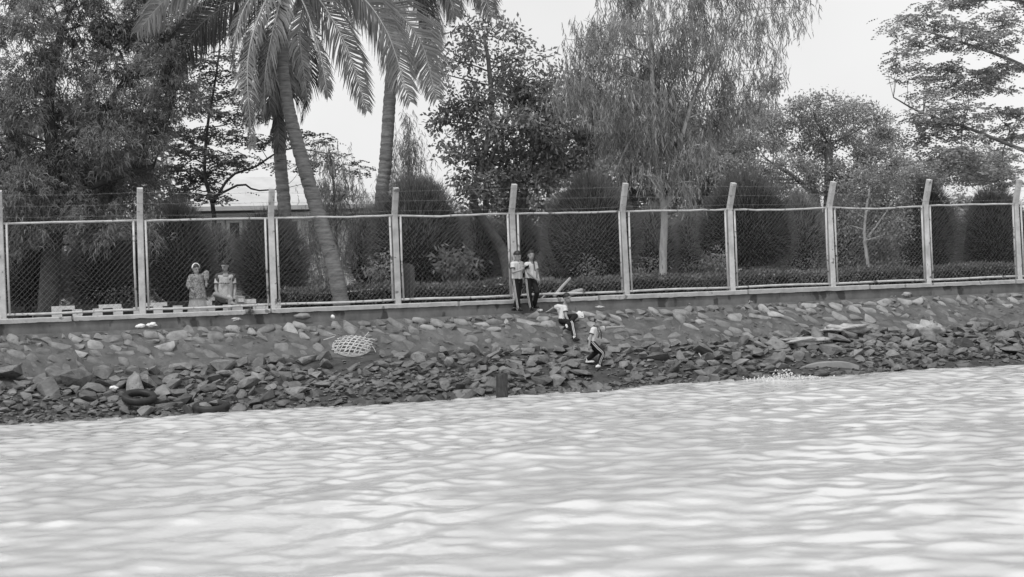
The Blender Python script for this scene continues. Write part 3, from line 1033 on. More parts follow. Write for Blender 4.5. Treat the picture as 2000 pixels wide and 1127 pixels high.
    tree("broadleaf_tree", "broad-leaved tree with leaning dark trunk behind the two standing boys", (998, 520),
         [([(1000, 560), (985, 500), (950, 440), (925, 395), (940, 330), (960, 230), (955, 130), (945, 70)], 12, 3),
          ([(948, 420), (950, 370), (952, 330), (980, 260), (1010, 180)], 6, 3),
          ([(1013, 545), (1012, 470), (1022, 400), (1032, 350), (1060, 270), (1090, 200)], 6, 3)], cl, -6.8, 'broad', M['leaf_broad'], M['bark_mid'], 55, depth=.9, coef=.46, leaf_scale=1.05)
    # tall gum tree with hanging foliage
    cl = [(1160, 105, 40, 26, .55), (1190, 50, 50, 30, .7), (1250, 40, 60, 34, .9), (1310, 60, 56, 36, .9), (1370, 50, 50, 34, .7), (1440, 30, 50, 28, .6), (1510, 25, 46, 26, .6), (1555, 15, 26, 18, .5),
          (1180, 130, 40, 28, .6), (1240, 110, 56, 36, .9), (1300, 130, 60, 40, 1), (1370, 120, 50, 36, .7), (1430, 90, 46, 28, .6), (1485, 75, 44, 26, .55), (1190, 190, 46, 36, .8), (1255, 185, 56, 40, 1),
          (1320, 195, 56, 40, 1), (1385, 185, 46, 34, .8), (1440, 150, 46, 30, .65), (1500, 130, 26, 22, .5), (1210, 255, 50, 36, .9), (1270, 260, 50, 40, .9), (1335, 265, 50, 36, .9), (1395, 240, 40, 30, .8),
          (1450, 205, 40, 26, .7), (1490, 190, 24, 16, .6), (1245, 300, 44, 24, .7), (1330, 315, 40, 28, .8), (1375, 285, 36, 26, .7), (1265, 345, 22, 18, .6), (1335, 355, 30, 20, .6),
          (1220, -20, 60, 36, .8), (1330, -20, 60, 36, .8), (1440, -30, 60, 36, .7), (1540, -30, 50, 30, .6), (1130, 75, 34, 22, .5), (1120, 135, 34, 22, .7), (1150, 165, 40, 30, .8), (1165, 55, 40, 26, .7), (1110, 185, 34, 20, .8)]
    tree("gum_tree", "tall gum tree with smooth pale trunk and weeping foliage", (1295, 570),
         [([(1295, 580), (1295, 500), (1297, 415), (1283, 330), (1276, 245), (1273, 120), (1268, -40)], 8.5, 3.5),
          ([(1297, 415), (1316, 360), (1325, 300), (1355, 190), (1410, 90), (1460, 0)], 5.5, 2.5),
          ([(1410, 90), (1390, 150), (1370, 200)], 2.5, 1.5),
          ([(1278, 265), (1255, 258), (1230, 275), (1205, 330)], 2.5, 1.2)], cl, -1.9, 'strand', M['leaf_gum'], M['bark_pale'], 56, depth=1.0, coef=1.25)
    # flat-topped rain tree on the right, with lopped stems
    cl = [(1590, 198, 52, 15), (1650, 212, 56, 17), (1705, 232, 38, 16), (1555, 228, 60, 17), (1620, 245, 80, 18), (1695, 262, 60, 18), (1505, 245, 56, 20), (1480, 280, 56, 18), (1550, 282, 70, 20),
          (1640, 290, 80, 22), (1735, 270, 36, 18), (1720, 310, 56, 24), (1460, 315, 46, 18), (1530, 325, 60, 20), (1600, 330, 60, 20), (1680, 335, 70, 24), (1760, 335, 50, 28), (1500, 360, 50, 22),
          (1570, 365, 50, 22), (1650, 375, 50, 24), (1750, 380, 60, 30), (1430, 345, 40, 18), (1800, 350, 50, 30), (1860, 330, 60, 34), (1920, 320, 60, 40), (1430, 270, 40, 20), (1740, 420, 50, 30)]
    tree("rain_tree", "broad flat-topped rain tree with two lopped stems at the right", (1605, 560),
         [([(1612, 570), (1615, 470), (1618, 380), (1619, 282)], 11, 8),
          ([(1614, 480), (1598, 420), (1588, 370), (1580, 330)], 11, 8),
          ([(1618, 400), (1650, 370), (1700, 330)], 6, 3), ([(1590, 380), (1550, 345), (1510, 320)], 6, 3)], cl, -11, 'fine', M['leaf_rain'], M['bark_mid'], 57, depth=1.5, coef=1.5, leaf_scale=1.5)
    # pale feathery tree on the right edge
    cl = [(1775, 45, 40, 18, .6), (1750, 60, 28, 10, .7), (1810, 25, 40, 26, .6), (1800, 85, 40, 22, .6), (1765, 105, 28, 14, .6), (1810, 140, 36, 24, .7), (1745, 130, 14, 18, .7), (1770, 150, 22, 14, .6),
          (1815, 190, 36, 26, .8), (1795, 225, 30, 20, .8), (1820, 250, 36, 26, .9), (1790, 280, 36, 22, .8), (1830, 310, 40, 26, 1), (1870, 60, 50, 40), (1880, 150, 50, 40), (1880, 240, 50, 40), (1880, 320, 50, 40),
          (1950, 60, 50, 40), (1960, 150, 50, 40), (1960, 240, 50, 40), (1960, 330, 50, 40), (1900, -20, 60, 40), (1990, -20, 60, 40)]
    tree("feathery_tree", "pale feathery tree cut off by the right edge", (2080, 560),
         [([(2085, 570), (2080, 400), (2070, 250), (2065, 100), (2060, -60)], 11, 5), ([(2075, 320), (1990, 290), (1890, 250), (1800, 220), (1745, 190)], 5, 1.2), ([(2068, 170), (1980, 120), (1870, 80), (1770, 50)], 5, 1.2), ([(2063, 20), (1980, 0), (1880, 0)], 4, 1.2)],
         cl, -3.5, 'layer', M['leaf_right'], M['bark_mid'], 58, depth=.7, coef=1.1)
    # young tree inside the sixth bay
    cl = [(1690, 350, 36, 22), (1740, 350, 36, 24), (1655, 375, 26, 20), (1710, 385, 44, 24), (1765, 385, 26, 20), (1660, 415, 26, 22), (1705, 425, 44, 24), (1755, 425, 30, 22), (1650, 445, 20, 16), (1730, 460, 34, 20), (1690, 455, 26, 14, .6), (1770, 455, 16, 14, .6)]
    tree("young_tree", "young slim-stemmed tree with pale small leaves near the right end", (1696, 550),
         [([(1697, 560), (1694, 510), (1688, 460), (1692, 410), (1700, 360)], 4.2, 2), ([(1690, 470), (1720, 430), (1745, 390)], 2.5, 1.2)], cl, -2.2, 'broad', M['leaf_small'], M['bark_pale'], 59, depth=.4, coef=.62, leaf_scale=.62)
    # darker trees further back
    def back(name, label, base, pts, seed, v, lm, ls=1.2, coef=.55, den=1.0, style='broad'):
        tree(name, label, base, [([(base[0], base[1]), (base[0] - 4, base[1] - 120), (base[0] + 6, pts[0][1])], 9, 3)], [(x, y, rx, ry, den) for (x, y, rx, ry) in pts], v, style, lm, M['bark_dark'], seed, depth=1.5, coef=coef, leaf_scale=ls, group="trees at the back of the park")
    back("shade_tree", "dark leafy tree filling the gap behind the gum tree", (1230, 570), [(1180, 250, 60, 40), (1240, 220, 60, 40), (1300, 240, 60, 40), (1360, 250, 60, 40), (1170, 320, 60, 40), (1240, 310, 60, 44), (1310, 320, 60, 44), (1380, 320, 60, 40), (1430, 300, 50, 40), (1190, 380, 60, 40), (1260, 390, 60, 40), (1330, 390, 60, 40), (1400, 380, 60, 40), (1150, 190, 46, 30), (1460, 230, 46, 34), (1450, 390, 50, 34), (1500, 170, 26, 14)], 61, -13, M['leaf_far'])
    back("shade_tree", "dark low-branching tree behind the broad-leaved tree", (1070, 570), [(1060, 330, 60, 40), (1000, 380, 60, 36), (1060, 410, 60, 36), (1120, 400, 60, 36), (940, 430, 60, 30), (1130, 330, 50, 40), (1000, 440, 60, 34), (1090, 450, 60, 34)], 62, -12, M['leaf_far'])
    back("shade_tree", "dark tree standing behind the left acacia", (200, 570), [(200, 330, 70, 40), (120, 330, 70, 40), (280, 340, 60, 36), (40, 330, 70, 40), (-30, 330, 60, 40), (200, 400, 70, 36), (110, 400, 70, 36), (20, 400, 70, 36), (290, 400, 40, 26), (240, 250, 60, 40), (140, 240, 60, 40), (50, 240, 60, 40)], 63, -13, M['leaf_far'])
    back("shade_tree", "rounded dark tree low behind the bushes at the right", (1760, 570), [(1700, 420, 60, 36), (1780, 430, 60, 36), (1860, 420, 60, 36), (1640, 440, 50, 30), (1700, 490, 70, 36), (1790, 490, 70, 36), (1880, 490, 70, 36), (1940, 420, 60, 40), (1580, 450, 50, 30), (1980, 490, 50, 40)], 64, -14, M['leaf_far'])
make_trees()

# ---- clipped casuarina bushes
def bush(label, cx, top, bot, hw, v, seed, lm='needle', low=.30, dens=1.0):
    rng = np.random.default_rng(seed)
    s = PXM(cx, (top + bot) / 2, v)
    foot = PX(cx, bot, v)
    z1 = PX(cx, top, v)[2]
    z0 = max(foot[2], GROUND + .05)
    Hh, Rr = z1 - z0, hw / s
    b = np.array([foot[0], foot[1], GROUND])
    t = thing("clipped_bush", b, label, "bush", "clipped dome bushes behind the fence")
    # profile: pointed dome, widest about a third of the way up, tucked in below
    fs = np.array([0, .04, .12, .22, .34, .48, .62, .75, .86, .94, .985, 1.0])
    rs = np.array([.46, .68, .86, .96, 1.0, .97, .88, .73, .54, .34, .17, .0])
    def rad(f): return np.interp(f, fs, rs)
    seg, ph = 26, rng.uniform(0, 6.28)
    def lump(a, f): return 1 + .06 * np.sin(3 * a + ph + 4 * f) + .045 * np.sin(7 * a - ph + 9 * f)
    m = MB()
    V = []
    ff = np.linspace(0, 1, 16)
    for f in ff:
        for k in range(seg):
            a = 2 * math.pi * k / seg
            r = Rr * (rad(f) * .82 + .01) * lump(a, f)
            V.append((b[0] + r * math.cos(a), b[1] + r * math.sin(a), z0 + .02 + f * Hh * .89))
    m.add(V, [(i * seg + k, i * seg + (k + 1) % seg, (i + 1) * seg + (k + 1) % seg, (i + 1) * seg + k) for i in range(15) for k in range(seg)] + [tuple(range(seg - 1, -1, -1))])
    m.build("shade_core", M['core'], t, sm=True)  # solid dark body standing in for the shaded inside of the bush
    st = MB()
    st.tube([b - Z * .05, b + Z * (z0 - GROUND + .3)], [.10, .07], 8)
    if z0 - GROUND > .12: st.build("stem", M['bark_dark'], t, sm=True)
    n = int(min(12000, 3000 * Rr * Hh * 2.1) * dens)
    f = rng.uniform(0, 1, n) ** .95
    a = rng.uniform(0, 6.28, n)
    keep = np.sin(a - math.atan2(-1, 0)) < 2
    # fine lumps of growth
    r = Rr * (rad(f) * rng.uniform(.78, .91, n)) * lump(a, f)
    C = np.stack([b[0] + r * np.cos(a), b[1] + r * np.sin(a), z0 + f * Hh * rng.uniform(.84, .95, n)], 1)
    dr = np.gradient(rad(np.linspace(0, 1, 101)), .01)
    slope = np.interp(f, np.linspace(0, 1, 101), dr) * Rr / Hh
    nrm = unit(np.stack([np.cos(a), np.sin(a), -slope], 1))
    Dr = unit(nrm * 1.0 + Z * .30 + rng.normal(size=(n, 3)) * .20)
    ln = rng.uniform(.12, .32, n) * (.75 + .55 * f) * (1 + .7 * (rng.uniform(size=n) < .06))
    side = unit(np.cross(Dr, rng.normal(size=(n, 3))))
    V = leaf_quads(C, Dr, ln, rng.uniform(.007, .013, n), rng)
    put("needles", mesh_arrays("needles", V, quads_of(V)), M[lm], t)
    return t

def make_bushes():
    B = [("dark clipped bush cut by the left edge of the first bay", 205, 425, 598, 76, -4.2, 'needle'),
         ("dark clipped dome bush behind the woman with the headband", 352, 388, 590, 70, -4.2, 'needle'),
         ("paler narrow bush behind the seated man's shoulder", 428, 442, 575, 42, -7.5, 'needle_far'),
         ("clipped bush directly behind the second fence post", 530, 412, 586, 72, -4.4, 'needle'),
         ("smaller bush tucked behind the left flank of the tallest dome bush", 733, 405, 560, 52, -7.0, 'needle_far'),
         ("tallest pointed dome bush behind the third fence post", 817, 338, 556, 108, -4.8, 'needle'),
         ("small bush right of the tallest dome bush", 935, 412, 550, 46, -8.5, 'needle_far'),
         ("bush half hidden behind the two standing boys", 1018, 418, 550, 50, -8.0, 'needle_far'),
         ("low bush in front of the fourth dome's left flank", 1092, 478, 556, 44, -5.6, 'needle_far'),
         ("large dome bush left of the bent fifth post", 1158, 334, 540, 100, -5.0, 'needle'),
         ("bush straight behind the pale gum trunk", 1280, 398, 540, 50, -9.0, 'needle_far'),
         ("narrow bush between the gum trunk and the big rounded dome", 1352, 404, 535, 40, -9.0, 'needle_far'),
         ("big rounded dome bush behind the sixth fence post", 1462, 330, 522, 104, -4.8, 'needle'),
         ("bush at the right shoulder of the big rounded dome", 1566, 372, 540, 60, -7.0, 'needle_far'),
         ("bush behind the seventh fence post", 1648, 382, 536, 46, -8.5, 'needle_far'),
         ("dark bush at the right end beside the last post", 1812, 345, 540, 62, -5.5, 'needle'),
         ("bush beyond the last fence post at the far right", 1945, 360, 540, 70, -6.0, 'needle'),
         ("bush beyond the left end of the fence", 55, 420, 600, 72, -5.0, 'needle')]
    for i, (lb, cx, tp, bt, hw, v, lm) in enumerate(B):
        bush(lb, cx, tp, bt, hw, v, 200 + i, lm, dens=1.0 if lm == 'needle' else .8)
make_bushes()

# ---- hedge and low planting
def make_hedge():
    rng = np.random.default_rng(71)
    ua = UV(PX(556, 580, -1.7))[0]; ub = 20.0
    v0, v1 = -2.5, -1.35
    def topz(u): return GROUND + .70 + .035 * math.sin(u * 1.9) + .03 * mnoise.noise(Vector((u * 2.3, 0, 3)))
    t = thing("hedge", W3((ua + ub) / 2, -1.9, GROUND), "long low clipped hedge just behind the fence", "hedge")
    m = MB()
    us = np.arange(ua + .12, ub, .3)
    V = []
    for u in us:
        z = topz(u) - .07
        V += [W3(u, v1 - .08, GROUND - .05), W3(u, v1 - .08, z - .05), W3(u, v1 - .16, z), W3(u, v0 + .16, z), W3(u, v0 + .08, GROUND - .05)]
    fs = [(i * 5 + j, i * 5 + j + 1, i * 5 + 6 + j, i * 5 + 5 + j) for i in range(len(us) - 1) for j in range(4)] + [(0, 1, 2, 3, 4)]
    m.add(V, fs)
    m.build("shade_core", M['core'], t)  # dark block painted as the shade behind the hedge leaves
    n = 34000
    u = rng.uniform(ua, ub, n)
    face = rng.uniform(size=n)
    tz = np.array([topz(x) for x in u])
    zf = GROUND + rng.uniform(0, 1, n) * (tz - GROUND)
    v = np.where(face < .55, v1 + rng.normal(0, .035, n), rng.uniform(v0, v1, n))
    z = np.where(face < .55, zf, tz + rng.normal(0, .035, n))
    C = O + u[:, None] * T + v[:, None] * N + z[:, None] * Z
    Dr = unit(np.where(face[:, None] < .55, N * .8, Z * .9) + rng.normal(size=(n, 3)) * .6 + Z * .25)
    V = leaf_quads(C, Dr, rng.uniform(.05, .10, n), rng.uniform(.025, .045, n), rng)
    put("leaves", mesh_arrays("leaves", V, quads_of(V)), M['hedge'], t)

def shrub(name, label, px, py, rx, ry, v, style, lm, seed, coef=.8, ls=.8, group=None, cl=None):
    rng = np.random.default_rng(seed)
    p = PX(px, py, v)
    b = np.array([p[0], p[1], GROUND])
    t = thing(name, b, label, "shrub", group)
    V, Fq, subs = foliage(cl or [(px, py, rx, ry, 1.0, 0.0)], v, style, rng, 0.05, coef, ls)
    V[:, 2] = np.maximum(V[:, 2], GROUND + .02)
    m = MB()
    for (q, sc) in subs:
        for c in sc[:9]:
            limb(m, [b - Z * .03, (b + c) / 2 + rng.normal(size=3) * .04, c], .014, .005, 5, 4)
    m.build("stems", M['twig'], t)
    put("leaves", mesh_arrays("leaves", V, Fq), lm, t)

make_hedge()
def make_shrubs():
    S = [("leafy_shrub", "broad-leaved light shrub above the hedge in the third bay", 895, 515, 42, 22, -3.2, 'broad', 'leaf_small', .55, 1.1),
         ("leafy_shrub", "small shrub beside the dark draped cloth", 738, 528, 26, 24, -3.4, 'broad', 'leaf_far', .6, .8),
         ("leafy_shrub", "twiggy light shrub under the large dome bush", 1150, 525, 34, 22, -3.4, 'fine', 'leaf_small', .7, 1.0),
         ("leafy_shrub", "low shrub left of the pale gum trunk", 1258, 525, 36, 22, -3.6, 'fine', 'leaf_far', .8, 1.0),
         ("leafy_shrub", "pale low shrub right of the gum trunk", 1345, 522, 44, 18, -4.0, 'fine', 'leaf_small', .6, 1.0),
         ("leafy_shrub", "dark little shrub left of the sixth post", 1400, 512, 20, 22, -3.0, 'broad', 'leaf_far', .7, .8),
         ("leafy_shrub", "low shrub under the big rounded dome bush", 1515, 522, 60, 18, -4.2, 'fine', 'leaf_far', .7, 1.0),
         ("leafy_shrub", "pale shrub left of the seventh post", 1590, 520, 36, 22, -3.8, 'fine', 'leaf_small', .7, 1.0),
         ("leafy_shrub", "pale shrub beside the young tree's stem", 1655, 512, 26, 26, -3.0, 'broad', 'leaf_small', .6, .7),
         ("leafy_shrub", "low pale shrub by the last post", 1745, 520, 50, 20, -3.6, 'fine', 'leaf_small', .7, 1.0),
         ("leafy_shrub", "low shrub behind the two-tone kerb at the left", 262, 575, 44, 20, -3.6, 'fine', 'leaf_far', .9, 1.0),
         ("pale_bush", "small rounded whitish bush behind the kerb at far left", 213, 578, 13, 12, -3.4, 'fine', 'white_leaf', 1.6, .8),
         ("leafy_shrub", "small shrub at the foot of the leaning palm", 600, 545, 46, 30, -4.5, 'fine', 'leaf_far', .8, 1.0)]
    for i, (nm, lb, px, py, rx, ry, v, st, lm, co, ls) in enumerate(S):
        shrub(nm, lb, px, py, rx, ry, v, st, M[lm], 400 + i, co, ls, group="low shrubs between hedge and bushes")
    # a line of distant growth that closes the view under the crowns
    rng = np.random.default_rng(88)
    parts = []
    for px in range(-40, 2080, 46):
        if 380 < px < 520: top = 470
        else: top = 440
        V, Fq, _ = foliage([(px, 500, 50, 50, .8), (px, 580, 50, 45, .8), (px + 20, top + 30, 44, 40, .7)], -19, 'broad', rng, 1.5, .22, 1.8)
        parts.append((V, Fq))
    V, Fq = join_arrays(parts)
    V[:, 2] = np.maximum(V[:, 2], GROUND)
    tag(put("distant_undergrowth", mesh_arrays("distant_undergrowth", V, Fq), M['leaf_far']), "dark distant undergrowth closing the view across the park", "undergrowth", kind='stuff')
make_shrubs()

#__VEGEND__
#__OBJ__
# ================================================================== THINGS
def surf_z(u, v):
    if v < 1.8: return float(np.interp(v, [.3, .58, .66, .95, 1.25, 1.56, 1.8], [LEDGE + .01, LEDGE, LEDGE - .05, 1.335, 1.09, .84, .645]))
    return bank_z(u, v) + .14
def on_bank(px, py):
    d = ray(px, py)
    for k in np.arange(24, 44, .04):
        p = CAM + d * k
        u, v = UV(p)
        if v < .25 or (v < 6 and p[2] < surf_z(u, v)): return p
    return p
XR, TC = np.array([1.0, 0, 0]), np.array([0, -1.0, 0])      # picture right, towards the camera

# ---- building behind the trees
def make_building():
    v = -16.0
    t0 = PX(300, 560, v); t1 = PX(770, 560, v)
    u0, u1 = UV(t0)[0], UV(t1)[0]
    eave = PX(480, 412, v)[2]; ridge = PX(470, 345, v - 3)[2]
    t = thing("park_hall", W3((u0 + u1) / 2, v - 3, GROUND), "white hall with pale pitched roof seen between the trees", "building")
    m = MB()
    m.box(W3((u0 + u1) / 2, v - 3.2, (GROUND + eave) / 2), T * (u1 - u0) / 2, N * 3.0, Z * (eave - GROUND) / 2)
    m.build("wall", M['white_wall'], t)
    m = MB()
    e = .5
    a, b, c, d = W3(u0 - e, v + .35, eave), W3(u1 + e, v + .35, eave), W3(u1 + e, v - 6.6, eave), W3(u0 - e, v - 6.6, eave)
    r0, r1 = W3(u0 + 2.2, v - 3.2, ridge), W3(u1 - 2.2, v - 3.2, ridge)
    up = Z * .14
    m.add([a, b, c, d, a + up, b + up, c + up, d + up, r0, r1], [(3, 2, 1, 0), (0, 1, 5, 4), (1, 2, 6, 5), (2, 3, 7, 6), (3, 0, 4, 7), (4, 5, 9, 8), (6, 7, 8, 9), (5, 6, 9), (7, 4, 8)])
    m.build("roof", M['roof'], t)
    m = MB()
    m.box(W3((u0 + u1) / 2, v - .12, eave - .16), T * ((u1 - u0) / 2 + .1), N * .14, Z * .1)
    m.build("fascia", M['white_wall'], t)
    for (xa, xb) in ((446, 471), (481, 508), (516, 536), (410, 436), (560, 585), (600, 625), (690, 712), (720, 742)):
        ua, ub = UV(PX(xa, 430, v))[0], UV(PX(xb, 430, v))[0]
        zt, zb = eave - .32, eave - 1.55
        f = MB()
        for (cu, cz, hu, hz) in (((ua + ub) / 2, zt, (ub - ua) / 2 + .06, .05), ((ua + ub) / 2, zb, (ub - ua) / 2 + .06, .05), (ua, (zt + zb) / 2, .05, (zt - zb) / 2 - .06), (ub, (zt + zb) / 2, .05, (zt - zb) / 2 - .06)):
            f.box(W3(cu, v - .16, cz), T * hu, N * .06, Z * hz)
        w_ = f.build("window", M['white_wall'], t)
        g = MB()
        g.box(W3((ua + ub) / 2, v - .185, (zt + zb) / 2), T * ((ub - ua) / 2 - .05), N * .02, Z * ((zt - zb) / 2 - .05))
        g.build("pane", M['glass_dark'], w_)
make_building()

# ---- two-tone kerb bench and lower kerb at the left
def make_kerbs():
    def row(name, label, v, px0, px1, step, ytop0, ytop1, hgt, depth, phase):
        a, b = UV(PX(px0, 600, v))[0], UV(PX(px1, 600, v))[0]
        t = thing(name, W3((a + b) / 2, v, GROUND), label, "kerb")
        L_ = step / PXM((px0 + px1) / 2, 600, v)
        zt = (PX(px0, ytop0, v)[2] + PX(px1, ytop1, v)[2]) / 2
        u, i = a, phase
        while u < b:
            m = MB()
            m.box(W3(u + L_ / 2, v, zt - hgt / 2), T * (L_ / 2 - .006), N * depth, Z * hgt / 2)
            m.build("kerb_block", M['white_paint'] if i % 2 == 0 else M['black_paint'], t)
            u += L_; i += 1
        return t, a, b, zt
    t, a, b, zt = row("painted_bench", "low bench slab painted in black and white blocks behind the first bays", -1.75, 100, 520, 43, 597, 585, .10, .22, 0)
    for u in np.arange(a + .4, b, 1.3):
        m = MB()
        m.box(W3(u, -1.75, (GROUND + zt - .1) / 2), T * .09, N * .17, Z * ((zt - .104 - GROUND) / 2))
        m.build("support", M['mortar'], t)
    row("painted_kerb", "knee-low kerb of small black and white blocks in front of the bench", -1.1, 100, 390, 19, 604, 597, .22, .07, 0)
make_kerbs()

# ---- people: fused bodies
def capsule(p, q, r0, r1, flat=False, seg=12):
    p, q = np.asarray(p, float), np.asarray(q, float)
    d = unit(q - p)
    a = np.array([0, 0, 1.0]) if abs(d[2]) < .9 else np.array([1.0, 0, 0])
    s = unit(np.cross(d, a)); w_ = np.cross(d, s)
    rings = []
    if not flat:
        for th in (-75, -45, -15): rings.append((p + d * r0 * math.sin(R(th)), r0 * math.cos(R(th))))
    rings += [(p, r0), (p + (q - p) * .5, (r0 + r1) / 2), (q, r1)]
    if not flat:
        for th in (15, 45, 75): rings.append((q + d * r1 * math.sin(R(th)), r1 * math.cos(R(th))))
    V = [c + r * (math.cos(2 * math.pi * k / seg) * s + math.sin(2 * math.pi * k / seg) * w_) for c, r in rings for k in range(seg)]
    n = len(rings)
    Fs = [(i * seg + k, i * seg + (k + 1) % seg, (i + 1) * seg + (k + 1) % seg, (i + 1) * seg + k) for i in range(n - 1) for k in range(seg)]
    Fs += [tuple(range(seg - 1, -1, -1)), tuple((n - 1) * seg + k for k in range(seg))]
    return V, Fs

def ellipsoid(c, ax, ay, az, nu=14, nv=9, keep=None):
    """half axes as vectors"""
    V, Fs = [], []
    for j in range(nv + 1):
        ph = math.pi * j / nv - math.pi / 2
        for i in range(nu):
            th = 2 * math.pi * i / nu
            V.append(c + math.cos(ph) * math.cos(th) * ax + math.cos(ph) * math.sin(th) * ay + math.sin(ph) * az)
    for j in range(nv):
        for i in range(nu):
            f = (j * nu + i, j * nu + (i + 1) % nu, (j + 1) * nu + (i + 1) % nu, (j + 1) * nu + i)
            Fs.append(f)
    return V, Fs

def fuse(prims, voxel=.010, its=4, name="body"):
    m = MB()
    for V, Fs in prims: m.add(V, Fs)
    me = m.mesh("tmp")
    bm = bmesh.new(); bm.from_mesh(me)
    bmesh.ops.remove_doubles(bm, verts=bm.verts, dist=1e-5)
    bmesh.ops.recalc_face_normals(bm, faces=bm.faces)
    bm.to_mesh(me); bm.free()
    ob = bpy.data.objects.new("tmp", me); COL.objects.link(ob)
    md = ob.modifiers.new("r", 'REMESH'); md.mode = 'VOXEL'; md.voxel_size = voxel
    if its:
        ms = ob.modifiers.new("s", 'SMOOTH'); ms.factor = .5; ms.iterations = its
    dg = bpy.context.evaluated_depsgraph_get()
    res = bpy.data.meshes.new_from_object(ob.evaluated_get(dg))
    bpy.data.objects.remove(ob); bpy.data.meshes.remove(me)
    res.name = name
    return smooth(res)

def hand(P, wrist, d, across, palm_n, s=1.0, curl=.5):
    """palm and five bent fingers; d points along the hand, across towards the thumb, palm_n out of the palm"""
    d, across, palm_n = unit(d), unit(across), unit(palm_n)
    end = wrist + d * .062 * s
    P.append(ellipsoid(wrist + d * .035 * s, d * .042 * s, across * .032 * s, palm_n * .015 * s))
    for i, (o_, ln) in enumerate(((.024, .062), (.009, .07), (-.006, .066), (-.021, .052))):
        b = end + across * o_ * s - d * .012 * s
        k = b + unit(d + palm_n * curl * .5) * ln * .5 * s
        e = k + unit(d * (1 - curl) + palm_n * curl * 1.2) * ln * .5 * s
        P.append(capsule(b, k, .0085 * s, .008 * s, seg=6)); P.append(capsule(k, e, .008 * s, .0065 * s, seg=6))
    b = wrist + d * .018 * s + across * .026 * s
    k = b + unit(d * .6 + across * .8) * .032 * s
    e = k + unit(d * .9 + across * .25 + palm_n * curl) * .028 * s
    P.append(capsule(b, k, .0105 * s, .0095 * s, seg=6)); P.append(capsule(k, e, .0095 * s, .0075 * s, seg=6))

def head(t, P, c, f, s=1.0, tilt=0.0, hair=True, hair_long=False):
    f = unit(f)
    upv = unit(Z - f * (Z @ f)); side = np.cross(f, upv)
    if tilt:
        upv, side = upv * math.cos(tilt) + side * math.sin(tilt), side * math.cos(tilt) - upv * math.sin(tilt)
    E = lambda fo, si, u_: c + (f * fo + side * si + upv * u_) * s
    P.append(ellipsoid(E(-.006, 0, .02), f * .090 * s, side * .073 * s, upv * .088 * s))
    P.append(ellipsoid(E(.018, 0, -.045), f * .066 * s, side * .058 * s, upv * .062 * s))
    P.append(ellipsoid(E(.058, 0, -.085), f * .026 * s, side * .030 * s, upv * .020 * s))
    P.append(capsule(E(.082, 0, .012), E(.098, 0, -.026), .010 * s, .016 * s, seg=8))
    P.append(ellipsoid(E(.078, 0, -.058), f * .014 * s, side * .026 * s, upv * .012 * s))
    P.append(ellipsoid(E(.076, 0, .026), f * .012 * s, side * .056 * s, upv * .010 * s))
    for sg in (1, -1):
        P.append(ellipsoid(E(-.004, sg * .074, -.008), f * .018 * s, side * .010 * s, upv * .030 * s))
        m = MB(); m.add(*ellipsoid(E(.079, sg * .030, .006), f * .006 * s, side * .013 * s, upv * .006 * s, 8, 6))
        m.build("eye", M['hair'], t, sm=True)
    m = MB(); m.add(*ellipsoid(E(.089, 0, -.060), f * .005 * s, side * .020 * s, upv * .0045 * s, 8, 6))
    m.build("mouth", M['shirt_trim'], t, sm=True)
    if hair:
        V, Fs = ellipsoid(np.zeros(3), np.array([1.0, 0, 0]), np.array([0, 1.0, 0]), np.array([0, 0, 1.0]), 26, 20)
        keepf = []
        for q in Fs:
            x = np.mean([V[i] for i in q], 0)
            lim = .04 + .30 * max(x[0], 0) ** 2 - (.75 if not hair_long else 1.2) * max(-x[0] - .12, 0)
            if x[2] > lim: keepf.append(q)
        r2 = np.random.default_rng(int(abs(c[0]) * 1000) % 999)
        VV = []
        for x in V:
            k = 1 + .03 * r2.normal()
            VV.append(E(-.012, 0, .028) + (f * .099 * x[0] + side * .083 * x[1] + upv * .098 * x[2]) * s * k)
        m = MB(); m.add(VV, keepf)
        m.build("hair", M['hair'], t, sm=True)
    return E, f, side, upv

def ribbon(m, pts, dvec, width):
    """flat raised stripe along points, facing dvec"""
    pts = [np.asarray(p) for p in pts]
    V = []
    for i, p in enumerate(pts):
        tg = unit(pts[min(i + 1, len(pts) - 1)] - pts[max(i - 1, 0)])
        s = unit(np.cross(tg, dvec))
        V += [p - s * width / 2, p + s * width / 2, p + s * width / 2 - dvec * .012, p - s * width / 2 - dvec * .012]
    n = len(pts)
    Fs = [(i * 4 + j, i * 4 + (j + 1) % 4, i * 4 + 4 + (j + 1) % 4, i * 4 + 4 + j) for i in range(n - 1) for j in range(4)]
    Fs += [(3, 2, 1, 0), tuple((n - 1) * 4 + j for j in range(4))]
    m.add(V, Fs)

def shoe(P, ankle, d, s=1.0):
    d = unit(np.array([d[0], d[1], d[2]]))
    sd = unit(np.cross(d, Z)); u_ = np.cross(sd, d)
    a = ankle - u_ * .045 * s
    P.append(ellipsoid(a + d * .05 * s, d * .105 * s, sd * .040 * s, u_ * .030 * s))
    P.append(ellipsoid(a + d * .005 * s + u_ * .012 * s, d * .05 * s, sd * .036 * s, u_ * .040 * s))
    P.append(ellipsoid(a + d * .045 * s - u_ * .018 * s, d * .112 * s, sd * .043 * s, u_ * .014 * s))

